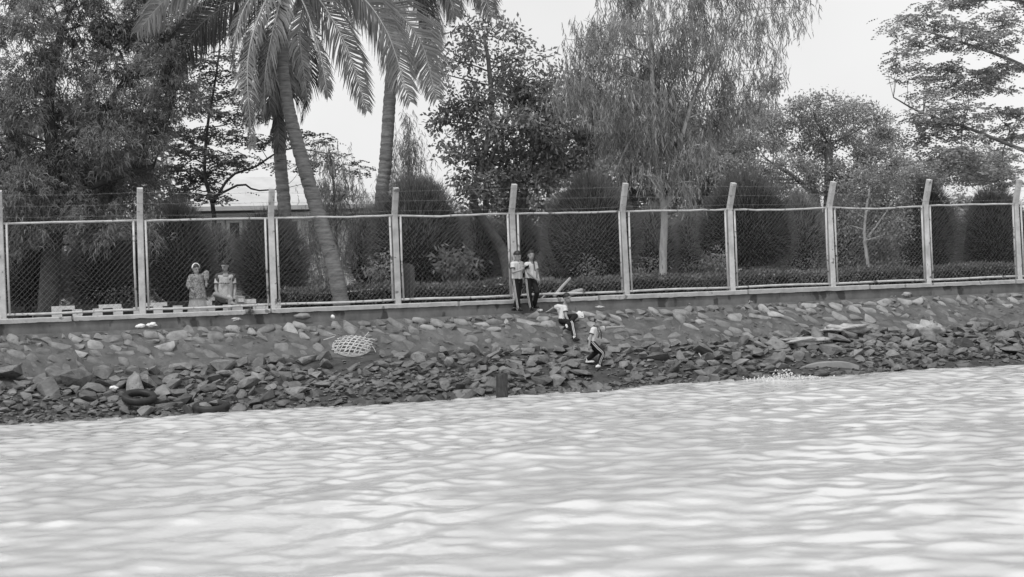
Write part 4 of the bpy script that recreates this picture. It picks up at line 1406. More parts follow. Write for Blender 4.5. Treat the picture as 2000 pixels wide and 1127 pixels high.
def boy(label, v, j, face, s=1.0, tilt=0.0, stripe_dir=None, feet=None, foot_mat='shoe', cap=None, stripes=('n',), hands=None, backpack=False):
    J = {k: PX(a[0], a[1], v + (a[2] if len(a) > 2 else 0)) for k, a in j.items()}
    base = min((J['an_n'], J['an_f']), key=lambda p: p[2]) - Z * .07
    t = thing("person", base, label, "person")
    P = []
    E, f, side, upv = head(t, P, J['head'], face, s, tilt, hair=cap is None)
    P.append(capsule(J['head'] - upv * .05 * s - f * .015, J['neck'], .042 * s, .046 * s))
    P.append(capsule(J['sh_n'], J['sh_f'], .05 * s, .05 * s))
    hipc = (J['hip_n'] + J['hip_f']) / 2
    P.append(capsule(J['neck'] - Z * .05, hipc, .078 * s, .078 * s))
    for k in ('n', 'f'):
        P.append(capsule(J['sh_' + k], J['el_' + k], .040 * s, .032 * s))
        P.append(capsule(J['el_' + k], J['ha_' + k], .031 * s, .023 * s))
        d = unit(J['ha_' + k] - J['el_' + k])
        hd = (hands or {}).get(k, {})
        hand(P, J['ha_' + k], hd.get('d', d), hd.get('a', unit(np.cross(d, TC) + 1e-3)), hd.get('n', TC * -.3 + XR * .5 - Z * .4), s, hd.get('curl', .5))
        P.append(capsule(J['hip_' + k], J['kn_' + k], .066 * s, .048 * s))
        P.append(capsule(J['kn_' + k], J['an_' + k], .046 * s, .032 * s))
    put("body", fuse(P, .009, 3, "body"), M['skin'], t)
    # shirt
    S = [capsule(J['sh_n'], J['sh_f'], .062 * s, .062 * s)]
    wn, wf = J['hip_n'] + Z * .03, J['hip_f'] + Z * .03
    a, b = J['sh_n'] * .8 + J['sh_f'] * .2, J['sh_f'] * .8 + J['sh_n'] * .2
    S += [capsule(a - Z * .02, wn, .070 * s, .080 * s, True), capsule(b - Z * .02, wf, .070 * s, .080 * s, True), capsule(J['neck'] - Z * .06, hipc + Z * .02, .084 * s, .092 * s, True)]
    for k in ('n', 'f'):
        S.append(capsule(J['sh_' + k], J['sh_' + k] * .5 + J['el_' + k] * .5, .056 * s, .058 * s, True))
        S.append(ellipsoid(J['sh_' + k], XR * .058 * s, TC * .058 * s, Z * .055 * s))
    put("shirt", fuse(S, .010, 3, "shirt"), M['shirt'], t)
    m = MB()
    ring = []
    for i in range(17):
        a_ = 2 * math.pi * i / 16
        ring.append(J['neck'] + (f * math.cos(a_) * .060 + side * math.sin(a_) * .058) * s + Z * (-.005 - .032 * math.cos(a_)) * s)
    m.tube(ring, .009, 6, cap=False)
    for k in ('n', 'f'):
        e0 = J['sh_' + k] * .5 + J['el_' + k] * .5
        dd = unit(J['el_' + k] - J['sh_' + k])
        m.add(*capsule(e0 - dd * .008, e0 + dd * .006, .0585 * s, .0585 * s, True))
    m.build("shirt_trim", M['shirt_trim'], t, sm=True)
    # trousers
    S = [capsule(J['hip_n'] + Z * .01, J['hip_f'] + Z * .01, .082 * s, .082 * s)]
    for k in ('n', 'f'):
        S += [capsule(J['hip_' + k], J['kn_' + k], .080 * s, .062 * s), capsule(J['kn_' + k], J['an_' + k], .061 * s, .052 * s, True), ellipsoid(J['kn_' + k], XR * .062 * s, TC * .062 * s, Z * .062 * s)]
    put("trousers", fuse(S, .010, 3, "trousers"), M['trouser'], t)
    for k in stripes:
        dv = unit(stripe_dir if stripe_dir is not None else TC - XR * .35)
        q = [J['hip_' + k] + dv * .086 * s + Z * .02, J['hip_' + k] * .5 + J['kn_' + k] * .5 + dv * .078 * s, J['kn_' + k] + dv * .068 * s, J['kn_' + k] * .5 + J['an_' + k] * .5 + dv * .064 * s, J['an_' + k] + dv * .060 * s]
        q = spline(q, 12)
        for off in (-.014, .014):
            m = MB()
            tg = unit(np.gradient(q, axis=0)); sd = unit(np.cross(tg, dv))
            ribbon(m, q + sd * off * s, dv, .015 * s)
            m.build("trouser_stripe", M['stripe'], t)
    for k in ('n', 'f'):
        m = MB(); m.add(*capsule(J['an_' + k] + Z * .015, J['an_' + k] - Z * .045, .036 * s, .036 * s))
        m.build("sock", M['sock'], t, sm=True)
        S = []
        shoe(S, J['an_' + k], (feet or {}).get(k, TC * .8 + XR * .3), s)
        put("shoe", fuse(S, .009, 2, "shoe"), M[foot_mat], t)
    if cap:
        V, Fs = ellipsoid(np.zeros(3), np.array([1.0, 0, 0]), np.array([0, 1.0, 0]), np.array([0, 0, 1.0]), 22, 16)
        VV = [E(-.014, 0, .045) + (f * .108 * x[0] + side * .096 * x[1] + upv * .098 * max(x[2], -.1)) * s for x in V]
        m = MB(); m.add(VV, Fs)
        c_ = m.build("cap", M['cap_cloth'], t, sm=True)
        m = MB()
        rows = []
        for i in range(13):
            a_ = R(-80 + 160 * i / 12)
            for rr in (.95, 1.38):
                for dz in (0, .008):
                    rows.append(E(-.014, 0, .045) + (f * math.cos(a_) * .108 * rr + side * math.sin(a_) * .096 * min(rr, 1.12) + upv * (-.012 * (rr - .9) * 4 + dz)) * s)
        Fs = []
        for i in range(12):
            o_ = i * 4
            Fs += [(o_, o_ + 4, o_ + 6, o_ + 2), (o_ + 1, o_ + 3, o_ + 7, o_ + 5), (o_ + 2, o_ + 6, o_ + 7, o_ + 3), (o_, o_ + 1, o_ + 5, o_ + 4)]
        m.add(rows, Fs)
        m.build("cap_brim", M['cap_light'], c_, sm=True)
        V, Fs = ellipsoid(np.zeros(3), np.array([1.0, 0, 0]), np.array([0, 1.0, 0]), np.array([0, 0, 1.0]), 22, 16)
        kf = [q for q in Fs if np.mean([V[i] for i in q], 0)[0] < -.05 and -.62 < np.mean([V[i] for i in q], 0)[2] < .3]
        m = MB(); m.add([E(-.012, 0, .02) + (f * .096 * x[0] + side * .081 * x[1] + upv * .095 * x[2]) * s for x in V], kf)
        m.build("hair", M['hair'], t, sm=True)
    if backpack:
        for sg in (1, -1):
            m = MB()
            cpt = J['neck'] + side * sg * .06 * s
            m.tube([cpt - f * .05 + Z * .015, cpt + f * .045 + Z * .005, cpt + f * .09 - Z * .10, cpt + side * sg * .02 + f * .07 - Z * .22], .011, 6)
            m.build("strap", M['shirt_trim'], t, sm=True)
    return t, J

def make_boys():
    # boy looking at a phone
    t, J = boy("boy in white shirt and striped dark trousers looking down at a phone by the post", .46,
        dict(head=(1010.5, 500, .03), neck=(1010, 512, 0), sh_n=(1001.5, 516, .10), sh_f=(1018, 515, -.06), el_n=(1001.5, 532, .16), ha_n=(1017, 527.5, .26), el_f=(1021.5, 531, .02), ha_f=(1023.5, 525.5, .22),
             hip_n=(1006, 547, .04), hip_f=(1014.5, 547, -.05), kn_n=(1009.5, 574, .07), kn_f=(1013, 573, -.02), an_n=(1013.5, 601.5, .05), an_f=(1006, 600.5, -.08)),
        XR * .75 + TC * .6 - Z * .40, .98, stripe_dir=TC * .9 - XR * .45, feet={'n': XR * .55 + TC * .8, 'f': TC * .8 - XR * .5},
        hands={'n': dict(d=XR * .8 + Z * .45 + TC * .2, a=Z, n=TC * -1.0, curl=.7), 'f': dict(d=XR * .5 + Z * .6, a=Z, n=TC, curl=.7)})
    p = PX(1029, 521.5, .46 + .29)
    ph = MB(); ph.box(p, XR * .052 + Z * .025, unit(np.array([0, -.6, .8])) * .03, np.array([-.12, -.7, -.6]) * .006)
    tag(ph.build("mobile_phone", M['shoe'], loc=p), "small dark phone held up by the left standing boy", "phone")
    # boy with clasped hands
    boy("boy in white shirt facing the river with his hands clasped low at his side", .46,
        dict(head=(1037, 498.5, .05), neck=(1036.5, 511, 0), sh_n=(1028.5, 516.5, .05), sh_f=(1045, 515.5, -.03), el_n=(1031.5, 533, .12), ha_n=(1048, 546, .17), el_f=(1050, 536, -.02), ha_f=(1053, 549, .12),
             hip_n=(1031.5, 546, .02), hip_f=(1041.5, 546, -.02), kn_n=(1033.5, 573, .06), kn_f=(1049, 571, .14), an_n=(1038, 600.5, .02), an_f=(1043.5, 596, -.06)),
        XR * .28 + TC * .95 - Z * .05, .98, stripe_dir=TC * .85 - XR * .55, feet={'n': TC * .9 + XR * .2, 'f': TC * .6 + XR * .6},
        hands={'n': dict(d=XR * .8 - Z * .5, a=Z * .7 + XR * .4, n=TC * -1.0, curl=.7), 'f': dict(d=XR * .3 - Z * .9, a=TC, n=-XR, curl=.6)}, backpack=True)
    # boy sitting on the slope
    boy("boy in white shirt sitting on the stone slope, one arm back, mouth open", .88,
        dict(head=(1107.5, 582, .10), neck=(1103, 595, .02), sh_n=(1103, 601, .12), sh_f=(1089.5, 599, -.08), el_n=(1105.5, 617, .20), ha_n=(1111, 627, .27), el_f=(1080.5, 602, -.20), ha_f=(1071.5, 607.5, -.28),
             hip_n=(1097, 626, .08), hip_f=(1099, 622, -.06), kn_n=(1115.5, 631, .40), kn_f=(1124, 617, .26), an_n=(1121.5, 657, .60), an_f=(1107, 636.5, .40)),
        XR * .75 + TC * .65 - Z * .12, .98, tilt=.12, stripe_dir=TC * .8 + Z * .45 + XR * .2, feet={'n': XR * .85 + TC * .35 - Z * .25, 'f': XR * .85 + TC * .2 - Z * .45},
        hands={'n': dict(d=XR * .5 - Z * .8, a=XR * .6 + TC * .3, n=-TC, curl=.4), 'f': dict(d=-XR * .8 - Z * .25, a=TC, n=-Z, curl=.15)})
    # boy stepping down the rocks
    boy("boy in a cap stepping down the rocks with one arm stretched out", 3.0,
        dict(head=(1168, 628, .06), neck=(1165, 639, 0), sh_n=(1158.5, 644, .10), sh_f=(1169.5, 643, -.08), el_n=(1152.5, 661, .12), ha_n=(1150.5, 675, .15), el_f=(1191, 639.5, -.14), ha_f=(1210, 638.5, -.16),
             hip_n=(1155, 669, .05), hip_f=(1154, 667, -.07), kn_n=(1177, 690, .12), kn_f=(1166, 687, -.14), an_n=(1170, 711, .04), an_f=(1148, 702, -.30)),
        XR * .80 + TC * .50 - Z * .35, .96, tilt=-.12, stripe_dir=TC * .95 + XR * .12, feet={'n': TC * .85 - XR * .5, 'f': XR * .8 + TC * .2}, foot_mat='sock', cap=True, backpack=True,
        hands={'n': dict(d=-Z * .95 - XR * .05, a=XR, n=-TC, curl=.35), 'f': dict(d=XR + Z * .05, a=Z, n=TC, curl=.25)})
make_boys()

def make_couple():
    # woman behind the fence
    v = -.62
    Jp = lambda x, y, d=0: PX(x, y, v + d)
    b = Jp(385, 600); b[2] = GROUND
    t = thing("person", b, "woman in floral blouse and pale skirt with headband, elbow raised behind the fence", "person")
    P = []
    hc = Jp(382.5, 526)
    E, f, side, upv = head(t, P, hc, TC * .75 + XR * .6 - Z * .15, .98, hair=True, hair_long=True)
    neck = Jp(384, 538)
    P.append(capsule(hc - Z * .06, neck, .042, .044))
    hip = Jp(386, 580)
    P.append(capsule(neck - Z * .04, hip, .08, .09))
    sl, sr = Jp(373, 541), Jp(396, 540)
    arms = [(sl, Jp(368, 556, .03), Jp(374, 566, .12)), (sr, Jp(403.5, 533, .10), Jp(403, 552, .14))]
    for (a, e, h) in arms:
        P += [capsule(a, e, .042, .034), capsule(e, h, .033, .024)]
        hand(P, h, h - e, XR, -TC, .95, .4)
    for sg in (-1, 1):
        kn = hip + XR * .07 * sg - Z * .42; fo = kn - Z * (kn[2] - GROUND - .06)
        P += [capsule(hip + XR * .07 * sg, kn, .075, .05), capsule(kn, fo, .05, .035), ellipsoid(fo + TC * .06 - Z * .025, TC * .11, XR * .04, Z * .03)]
    put("body", fuse(P, .010, 3, "body"), M['skin'], t)
    S = [capsule(sl, sr, .064, .064), capsule(neck - Z * .06, Jp(386, 584), .095, .135, True), capsule(sl * .75 + sr * .25, Jp(378, 583), .075, .10, True), capsule(sr * .75 + sl * .25, Jp(395, 583), .075, .10, True)]
    for (a, e, h) in arms:
        S += [capsule(a, e, .062, .060), capsule(e, e + (h - e) * .75, .060, .058, True)]
    put("blouse", fuse(S, .011, 3, "blouse"), M['floral'], t)
    m = MB()
    V = []
    wc, bc = Jp(386, 582), Jp(387.5, 616)
    bc[2] = GROUND + .12
    nseg = 44
    for q in np.linspace(0, 1, 7):
        c = wc + (bc - wc) * q
        for k in range(nseg):
            a = 2 * math.pi * k / nseg
            r = (.17 + .085 * q) * (1 + (.03 + .06 * q) * math.sin(11 * a + 1.3 * q))
            V.append(c + XR * r * math.cos(a) + TC * r * .75 * math.sin(a))
    m.add(V, [(i * nseg + k, i * nseg + (k + 1) % nseg, (i + 1) * nseg + (k + 1) % nseg, (i + 1) * nseg + k) for i in range(6) for k in range(nseg)] + [tuple(range(nseg))])
    m.build("skirt", M['skirt'], t, sm=True)
    m = MB()
    ring = [E(-.012 + .03 * abs(math.cos(R(a))) - .02, .088 * math.cos(R(a)), .03 + .100 * math.sin(R(a))) for a in np.linspace(-5, 185, 15)]
    m.tube(ring, .017, 7)
    m.build("headband", M['sock'], t, sm=True)
    # seated man
    v = -1.55
    Jp = lambda x, y, d=0: PX(x, y, v + d)
    b = Jp(440, 600); b[2] = GROUND
    t = thing("person", b, "man in grey jersey with dark shoulders sitting with crossed leg behind the fence", "person")
    P = []
    hc = Jp(439.5, 520, .04)
    E, f, side, upv = head(t, P, hc, TC * .9 - XR * .35 - Z * .28, 1.12)
    neck = Jp(440, 535)
    P.append(capsule(hc - Z * .06, neck, .048, .052))
    sl, sr = Jp(424.5, 541), Jp(455, 540)
    hip_l, hip_r = Jp(434, 583), Jp(447, 583)
    arms = [(sl, Jp(421.5, 563, .02), Jp(424, 574, .24)), (sr, Jp(459, 563, .0), Jp(458, 578, .16))]
    for (a, e, h) in arms:
        P += [capsule(a, e, .045, .037), capsule(e, h, .036, .027)]
        hand(P, h, h - e, XR, -TC, 1.05, .5)
    P.append(capsule(neck - Z * .05, (hip_l + hip_r) / 2, .10, .10))
    kl, al = Jp(420.5, 575, .34), Jp(452, 585.5, .44)            # crossed leg, shin across the other knee
    kr, ar = Jp(449.5, 587, .42), Jp(449.5, 620, .44); ar[2] = GROUND + .08
    P += [capsule(hip_l, kl, .080, .060), capsule(kl, al, .058, .038), capsule(hip_r, kr, .080, .060), capsule(kr, ar, .056, .038)]
    for (an, d) in ((al, XR * .8 - Z * .5 + TC * .2), (ar, TC)):
        S = []; shoe(S, an, d, 1.1); P += S
    put("body", fuse(P, .010, 3, "body"), M['skin'], t)
    S = [capsule(sl * .9 + sr * .1, sr * .9 + sl * .1, .075, .075), capsule(neck - Z * .08, (hip_l + hip_r) / 2 + Z * .02, .11, .12, True), capsule(sl * .72 + sr * .28, hip_l, .09, .10, True), capsule(sr * .72 + sl * .28, hip_r, .09, .10, True)]
    put("jersey", fuse(S, .011, 3, "jersey"), M['jersey'], t)
    for (a, e, h) in arms:
        c = a + (e - a) * .62
        S = [capsule(a + (e - a) * .10, c, .054, .056, True)]
        put("sleeve", fuse(S, .011, 2, "sleeve"), M['shirt'], t)
        m = MB(); dd = unit(e - a); m.add(*capsule(c - dd * .012, c + dd * .008, .058, .058, True))
        m.build("cuff", M['shirt_trim'], t, sm=True)
        nk = neck * .72 + a * .28
        S = [capsule(nk + Z * .015, a + Z * .006, .060, .066), capsule(a, a + unit(e - a) * .09 + (neck - a) * .12 + TC * .01, .064, .056)]
        put("dark_shoulder", fuse(S, .011, 2, "dark_shoulder"), M['shirt_trim'], t)
    m = MB()
    ring = [neck + (f * math.cos(a) * .072 + side * math.sin(a) * .066) + Z * (.0 - .045 * math.cos(a)) for a in np.linspace(0, 2 * math.pi, 17)]
    m.tube(ring, .011, 6, cap=False); m.build("collar", M['shirt_trim'], t, sm=True)
    S = [capsule(hip_l, hip_r, .10, .10), capsule(hip_l, hip_l + (kl - hip_l) * .75, .094, .076, True), capsule(hip_r, hip_r + (kr - hip_r) * .85, .094, .074, True)]
    put("shorts", fuse(S, .011, 2, "shorts"), M['shorts'], t)
    # faint dark print across the chest and a small badge
    m = MB()
    for x, w_, h_ in ((430, 1.6, .9), (433.2, 1.3, 1.1), (436.4, 1.5, .9), (440.5, 1.7, 1.0), (444, 1.3, .9), (447.2, 1.5, 1.1)):
        c = Jp(x, 553.2, .125); k = 1 / PXM(440, 553, v)
        m.box(c, XR * w_ * k * .8 + Z * .004, TC * .012, Z * h_ * k * .9)
    c = Jp(449.5, 545.5, .12); m.box(c, XR * .018 + Z * .008, TC * .012, Z * .020)
    m.build("chest_print", M['shirt_trim'], t)
    # parcel next to him
    p = Jp(469.5, 590, .05)
    t = thing("parcel", p, "pale square parcel with a lid on the bench beside the seated man", "parcel")
    c = Jp(470, 585.5, .02); k = 1 / PXM(470, 585, v)
    m = MB(); m.box(c, XR * 7 * k, TC * .09, Z * 4.6 * k); m.build("box", M['white_paint'], t)
    m = MB(); m.box(Jp(469.5, 579.6, .02), XR * 7.6 * k, TC * .10, Z * 1.3 * k); m.build("lid", M['shorts'], t)
make_couple()

# ---- dark cloth hung on the wire
def make_cloth():
    v = -.06
    m = MB()
    V = []
    rows, cols = 16, 20
    for i in range(rows):
        f = i / (rows - 1)
        w_ = 13 - 4.5 * f + 2 * math.sin(f * 3)
        cx = 798 + 1.0 * f - (1 - f) * 2
        for k in range(cols):
            a = -1 + 2 * k / (cols - 1)
            y = 514 + f * 72 + (6 * a * a if f < .12 else 0)
            V.append(PX(cx + a * w_, y, v - .05 * math.cos(a * 1.5) - .022 * math.sin(a * 9 + f * 2) * (0.3 + f) - .02))
    m.add(V, [(i * cols + k, i * cols + k + 1, (i + 1) * cols + k + 1, (i + 1) * cols + k) for i in range(rows - 1) for k in range(cols - 1)])
    b = PX(798, 586, v)
    o = m.build("hanging_cloth", M['cloth_dark'], sm=True, loc=b)
    sol = o.modifiers.new("t", 'SOLIDIFY'); sol.thickness = .008
    tag(o, "dark cloth hanging in folds on the wire beside the third post", "cloth")
make_cloth()

# ---- woven basket lying on the slope
def make_basket():
    c = PX(688, 674, 1.5)
    t = thing("woven_basket", c - Z * .15, "broken open-weave bamboo basket lying on the stone slope", "basket")
    # a shallow bowl, seen from outside-top, tilted towards the river
    ez = unit(TC * .80 + Z * .62 + XR * .05); ex = unit(XR - ez * (XR @ ez)); ey = np.cross(ez, ex)
    roll = .18
    ex, ey = ex * math.cos(roll) - ey * math.sin(roll), ey * math.cos(roll) + ex * math.sin(roll)
    def pt(a, b):                         # a, b in -1..1 on the bowl
        r2 = min(a * a + b * b, 1.6)
        return c + ex * (a * .40 + .05 * b) + ey * b * .27 + ez * (.09 * (1 - r2))
    rng = np.random.default_rng(3)
    def strip(pts, wd=.022):
        m = MB()
        pts = np.array(pts)
        tg = unit(np.gradient(pts, axis=0))
        nn = unit(pts - (c - ez * .25))
        sd = unit(np.cross(tg, nn))
        V = []
        for p, s_, n_ in zip(pts, sd, nn):
            V += [p - s_ * wd / 2, p + s_ * wd / 2, p + s_ * wd / 2 - n_ * .006, p - s_ * wd / 2 - n_ * .006]
        k = len(pts)
        Fs = [(i * 4 + j, i * 4 + (j + 1) % 4, i * 4 + 4 + (j + 1) % 4, i * 4 + 4 + j) for i in range(k - 1) for j in range(4)] + [(3, 2, 1, 0), tuple((k - 1) * 4 + j for j in range(4))]
        m.add(V, Fs)
        m.build("bamboo_strip", M['bamboo'], t)
    for a in np.linspace(-.88, .88, 8):
        e = max(1.0 - abs(a) ** 3.2, .25) ** .4
        strip([pt(a + .10 * b, b) + ez * .005 for b in np.linspace(-e, e * .95, 9)])
    for b in np.linspace(-.85, .80, 7):
        e = max(1.0 - abs(b) ** 3.2, .25) ** .4
        strip([pt(a, b + .07 * a) for a in np.linspace(-e, e, 10)])
    for (a0, b0, a1, b1) in ((-.75, -.8, .2, .95), (-.3, -.95, .75, .7), (.2, -1, .95, .3), (-.95, -.3, -.2, .95)):
        strip([pt(a0 + (a1 - a0) * q, b0 + (b1 - b0) * q) + ez * .010 for q in np.linspace(0, 1, 8)], .016)
    rim = [pt(math.cos(x) * 1.02, math.sin(x) * 1.02) for x in np.linspace(math.pi * .98, 2 * math.pi * .98, 16)]
    strip(rim, .05)
    for (x0, y0, x1, y1) in ((654, 657, 632, 664), (656, 655, 640, 650), (704, 668, 721, 648), (716, 660, 732, 664), (708, 682, 724, 672), (712, 688, 722, 684), (727, 676, 734, 688), (706, 676, 720, 668), (700, 690, 720, 686)):
        m = MB()
        p, q = PX(x0, y0, 1.62), PX(x1, y1, 1.66)
        m.tube([p, (p + q) / 2 + rng.normal(size=3) * .008, q], .009, 5)
        m.build("loose_cane", M['bamboo'], t)
make_basket()

# ---- stumps, tyres, slab, rubbish
def stump(label, px, py0, py1, wpx, taper, seed):
    p = PZ(px, py1, 0.0) if py1 > 745 else PX(px, py1, 3.0)
    v = UV(p)[1]
    s = PXM(px, py1, v)
    rng = np.random.default_rng(seed)
    top = PX(px, py0, v)
    m = MB()
    V = []
    for q in np.linspace(-.25, 1, 8):
        c = p + (top - p) * q
        for k in range(10):
            a = 2 * math.pi * k / 10
            r = wpx / 2 / s * (1 - taper * max(q, 0)) * (1 + .05 * rng.normal())
            ca, sa = math.cos(a), math.sin(a)
            ex = abs(ca) ** .6 * np.sign(ca); ey = abs(sa) ** .6 * np.sign(sa)
            V.append(c + XR * r * ex + TC * r * .8 * ey + Z * (.03 * rng.normal() if q > .99 else 0))
    m.add(V, [(i * 10 + k, i * 10 + (k + 1) % 10, (i + 1) * 10 + (k + 1) % 10, (i + 1) * 10 + k) for i in range(7) for k in range(10)] + [tuple(70 + k for k in range(10))])
    tag(m.build("wooden_stump", M['wood_dark'], loc=p), label, "stump")
stump("thick dark square stump standing at the water's edge", 980, 731, 778, 24, .06, 1)
stump("small dark pointed stump among the rocks right of the cap boy", 1229, 711, 735, 18, .45, 2)

def tyre(label, px, py, rpx, v, tilt, yaw, seed):
    p = PX(px, py, v)
    s = PXM(px, py, v)
    Rm, r = rpx / s, rpx / s * .20
    e = Matrix.Rotation(yaw, 3, 'Z') @ Matrix.Rotation(tilt, 3, 'X')
    m = MB()
    nu, nv = 36, 12
    V = []
    for i in range(nu):
        a = 2 * math.pi * i / nu
        for k in range(nv):
            b = 2 * math.pi * k / nv
            cb, sb = math.cos(b), math.sin(b)
            rr = r * (abs(cb) ** .7 * np.sign(cb)) * (.985 if i % 2 else 1.0)
            q = Vector(((Rm - r + rr) * math.cos(a), (Rm - r + rr) * math.sin(a), r * 1.05 * (abs(sb) ** .7 * np.sign(sb))))
            V.append(p + np.array(e @ q))
    m.add(V, [(i * nv + k, ((i + 1) % nu) * nv + k, ((i + 1) % nu) * nv + (k + 1) % nv, i * nv + (k + 1) % nv) for i in range(nu) for k in range(nv)])
    tag(m.build("old_tyre", M['rubber'], sm=True, loc=p), label, "tyre")
tyre("old tyre lying half buried in rocks just above the waterline", 412, 795, 36, 4.0, R(9), .3, 1)
tyre("dark tyre sunk in the rubble further left and higher up", 272, 776, 34, 3.5, R(17), .5, 2)

def make_slab():
    # upturned concrete dish with its hollow rim showing
    p = PZ(1612, 731, 0.0)
    v = UV(p)[1]; s = PXM(1612, 728, v)
    m = MB()
    L_, Dp, H_ = 66 / s, .55, 22 / s
    V = []
    n = 22
    tilt = .04
    for i in range(n):
        a = -1 + 2 * i / (n - 1)
        h = H_ * math.sqrt(max(1 - .80 * a * a, 0)) + .01
        inn = max(h - .085 - .12 * abs(a), -.05) if abs(a) < .78 else -.06
        x = XR * a * L_ + Z * a * tilt
        V += [p + x + TC * .05 + Z * h, p + x + TC * .05 + Z * (inn if abs(a) < .78 else -.06), p + x - TC * Dp + Z * (h + .02), p + x - TC * .30 + Z * (inn if abs(a) < .78 else -.06)]
    Fs = []
    for i in range(n - 1):
        o_ = i * 4
        Fs += [(o_, o_ + 1, o_ + 5, o_ + 4), (o_ + 2, o_, o_ + 4, o_ + 6), (o_ + 1, o_ + 3, o_ + 7, o_ + 5)]
    m.add(V, Fs + [(0, 2, 3, 1), (n * 4 - 4, n * 4 - 3, n * 4 - 1, n * 4 - 2)])
    tag(m.build("concrete_slab", M['slab'], loc=p), "smooth arched concrete slab lying at the waterline on the right", "slab")
make_slab()

def lump(name, label, cat, px, py, rx, ry, v, material, seed, rough=.22, flat=1.0):
    rng = np.random.default_rng(seed)
    p = PX(px, py, v); s = PXM(px, py, v)
    bm = bmesh.new()
    bmesh.ops.create_icosphere(bm, subdivisions=3, radius=1.0)
    off = Vector(rng.uniform(0, 50, 3))
    for q in bm.verts:
        k = 1 + rough * mnoise.noise(q.co * 1.6 + off) + rough * .6 * mnoise.noise(q.co * 4.1 + off)
        q.co = q.co * k
    me = bpy.data.meshes.new(name)
    bm.to_mesh(me); bm.free()
    for q in me.vertices:
        c = q.co
        q.co = Vector(p + XR * c.x * rx / s + TC * c.y * rx / s * .7 * flat + Z * c.z * ry / s)
    smooth(me)
    return tag(put(name, me, material, loc=p), label, cat)
lump("plastic_bag", "white plastic bag on the ledge, the flatter left one of two", "bag", 274, 637, 9.5, 4.5, .42, M['plastic'], 1, .35)
lump("plastic_bag", "crumpled white plastic bag on the ledge, the higher right one of two", "bag", 297, 635, 10, 4.8, .42, M['plastic'], 2, .6)
lump("pale_boulder", "rounded pale boulder on top of the stone slope left of the basket", "boulder", 591, 618, 16.5, 6.5, .55, M['stone'], 3, .2)
lump("white_pebble", "small white stone on the ledge right of the pale boulder", "stone", 650, 619, 4, 4, .5, M['plastic'], 4, .3)
lump("white_bag", "white bag lying on the slope beside the sitting boy", "bag", 1132, 618, 9, 10.5, .78, M['plastic'], 5, .25, .5)
lump("paper_scrap", "crumpled white scrap on the ledge beside the standing boys' feet", "litter", 1053, 606, 6, 2.6, .45, M['plastic'], 6, .5)
lump("pale_boulder", "pale stone on the ledge near the right end of the wall", "boulder", 1771, 575, 9, 5, .5, M['stone'], 7, .3)
lump("paper_scrap", "crumpled pale scrap on the ledge under the green tuft", "litter", 462, 624, 9, 3.6, .45, M['sheet'], 8, .6)
lump("plastic_scrap", "small white scrap among the rocks at the far left", "litter", 222, 758, 8, 5, 3.0, M['plastic'], 9, .5)
lump("paper_scrap", "little pale litter heap on the ledge between the sitting boy and the wall", "litter", 1172, 600, 9, 2.6, .5, M['sheet'], 10, .6)

def bank_v(px, py): return UV(on_bank(px, py))[1]
lump("pale_outcrop", "bleached flat rock patch on the slope left of the right-edge boulder", "rock", 1648, 643, 44, 9, bank_v(1648, 645), M['sheet'], 24, .7, .6)
lump("pale_outcrop", "lower bleached rock patch above the concrete slab", "rock", 1568, 666, 42, 8, bank_v(1568, 668), M['sheet'], 25, .7, .6)
lump("pale_boulder", "large bleached hollowed boulder on the slope at the right edge", "boulder", 1808, 645, 34, 17, bank_v(1808, 648), M['sheet'], 26, .75, .7)

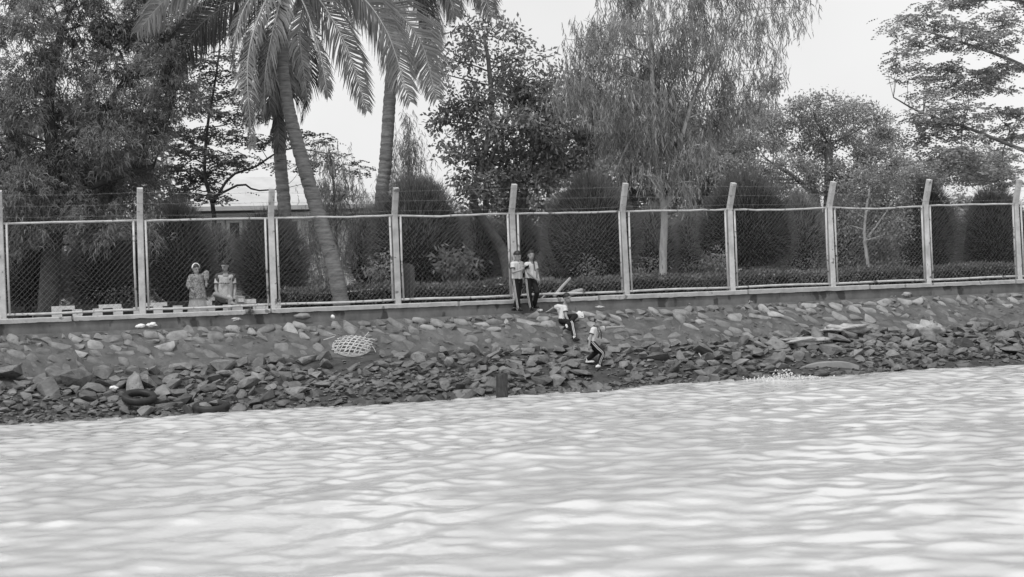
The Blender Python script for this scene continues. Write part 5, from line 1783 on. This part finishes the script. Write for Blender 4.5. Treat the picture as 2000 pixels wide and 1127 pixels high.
def stick(name, label, pts, r, material, cat="stick"):
    P = [PX(x, y, v) for (x, y, v) in pts]
    m = MB(); m.tube(spline(P, 10), list(np.linspace(r, r * .7, 10)), 7)
    tag(m.build(name, material, sm=True, loc=P[0]), label, cat)
stick("leaning_pole", "pale cut pole leaning inside the fence right of the boys", [(1082, 580, -.35), (1098, 560, -.38), (1114, 543, -.42)], .045, M['wood_pale'], "pole")
stick("cut_log", "short pale log behind the bottom rail near the sitting boy", [(1108, 577, -.5), (1122, 571, -.5), (1137, 567, -.55)], .075, M['wood_pale'], "log")
stick("thin_stick", "thin crooked stick inside the fence left of the leaning pole", [(1058, 583, -.3), (1066, 575, -.3), (1075, 571, -.35)], .022, M['wood_pale'])
stick("thin_stick", "thin pale stick standing among the rocks left of the concrete slab", [(1382, 720, 3.2), (1374, 704, 2.9), (1365, 690, 2.7)], .018, M['wood_pale'])
stick("thin_stick", "short pale rod on the upper slope near the right", [(1640, 623, 1.05), (1633, 612, .9)], .014, M['wood_pale'])

def tuft(label, px, py, rpx, v, seed, n=46):
    rng = np.random.default_rng(seed)
    p = PX(px, py + rpx * .5, v); s = PXM(px, py, v)
    C = p + rng.normal(size=(n, 3)) * .02
    Dr = unit(rng.normal(size=(n, 3)) * np.array([.8, .6, .3]) + Z * .55)
    V, Fq = strip_leaves(C, Dr, rng.uniform(.5, 1.3, n) * rpx / s, .035, rng, droop=.8)
    o = put("weed_tuft", mesh_arrays("weed_tuft", V, Fq), M['leaf_small'], loc=p)
    tag(o, label, "weed")
tuft("leafy weed growing over the coping right of the seated man", 489, 603, 13, .31, 1)
tuft("dry weed on the ledge below the sixth post", 1465, 590, 8, .40, 2, 26)
tuft("small weed on the ledge left of the sixth post's foot", 1345, 594, 7, .40, 3, 20)
tuft("tuft of dry grass on the ledge at the far right", 1745, 578, 7, .42, 4, 22)

def make_splash():
    rng = np.random.default_rng(17)
    p = PZ(1530, 741, 0.0)
    m = MB()
    base = rock_mesh("drop", 9, 1, 1, 1, 901, .1)
    bv = np.array([x.co[:] for x in base.vertices]); bf = [tuple(q.vertices) for q in base.polygons]
    for i in range(420):
        a = rng.normal(0, .34); h = abs(rng.normal(0, .05)) * (1.6 if abs(a) < .2 else .6)
        s = rng.uniform(.005, .018)
        m.add(bv * np.array([s * 1.4, s, s * rng.uniform(.7, 1.8)]) + p + XR * a + TC * rng.normal(0, .12) + Z * h, bf)
    tag(m.build("wave_splash", M['plastic'], sm=True, loc=p), "white wave splash breaking at the left tip of the concrete slab", "splash", kind='stuff')
make_splash()
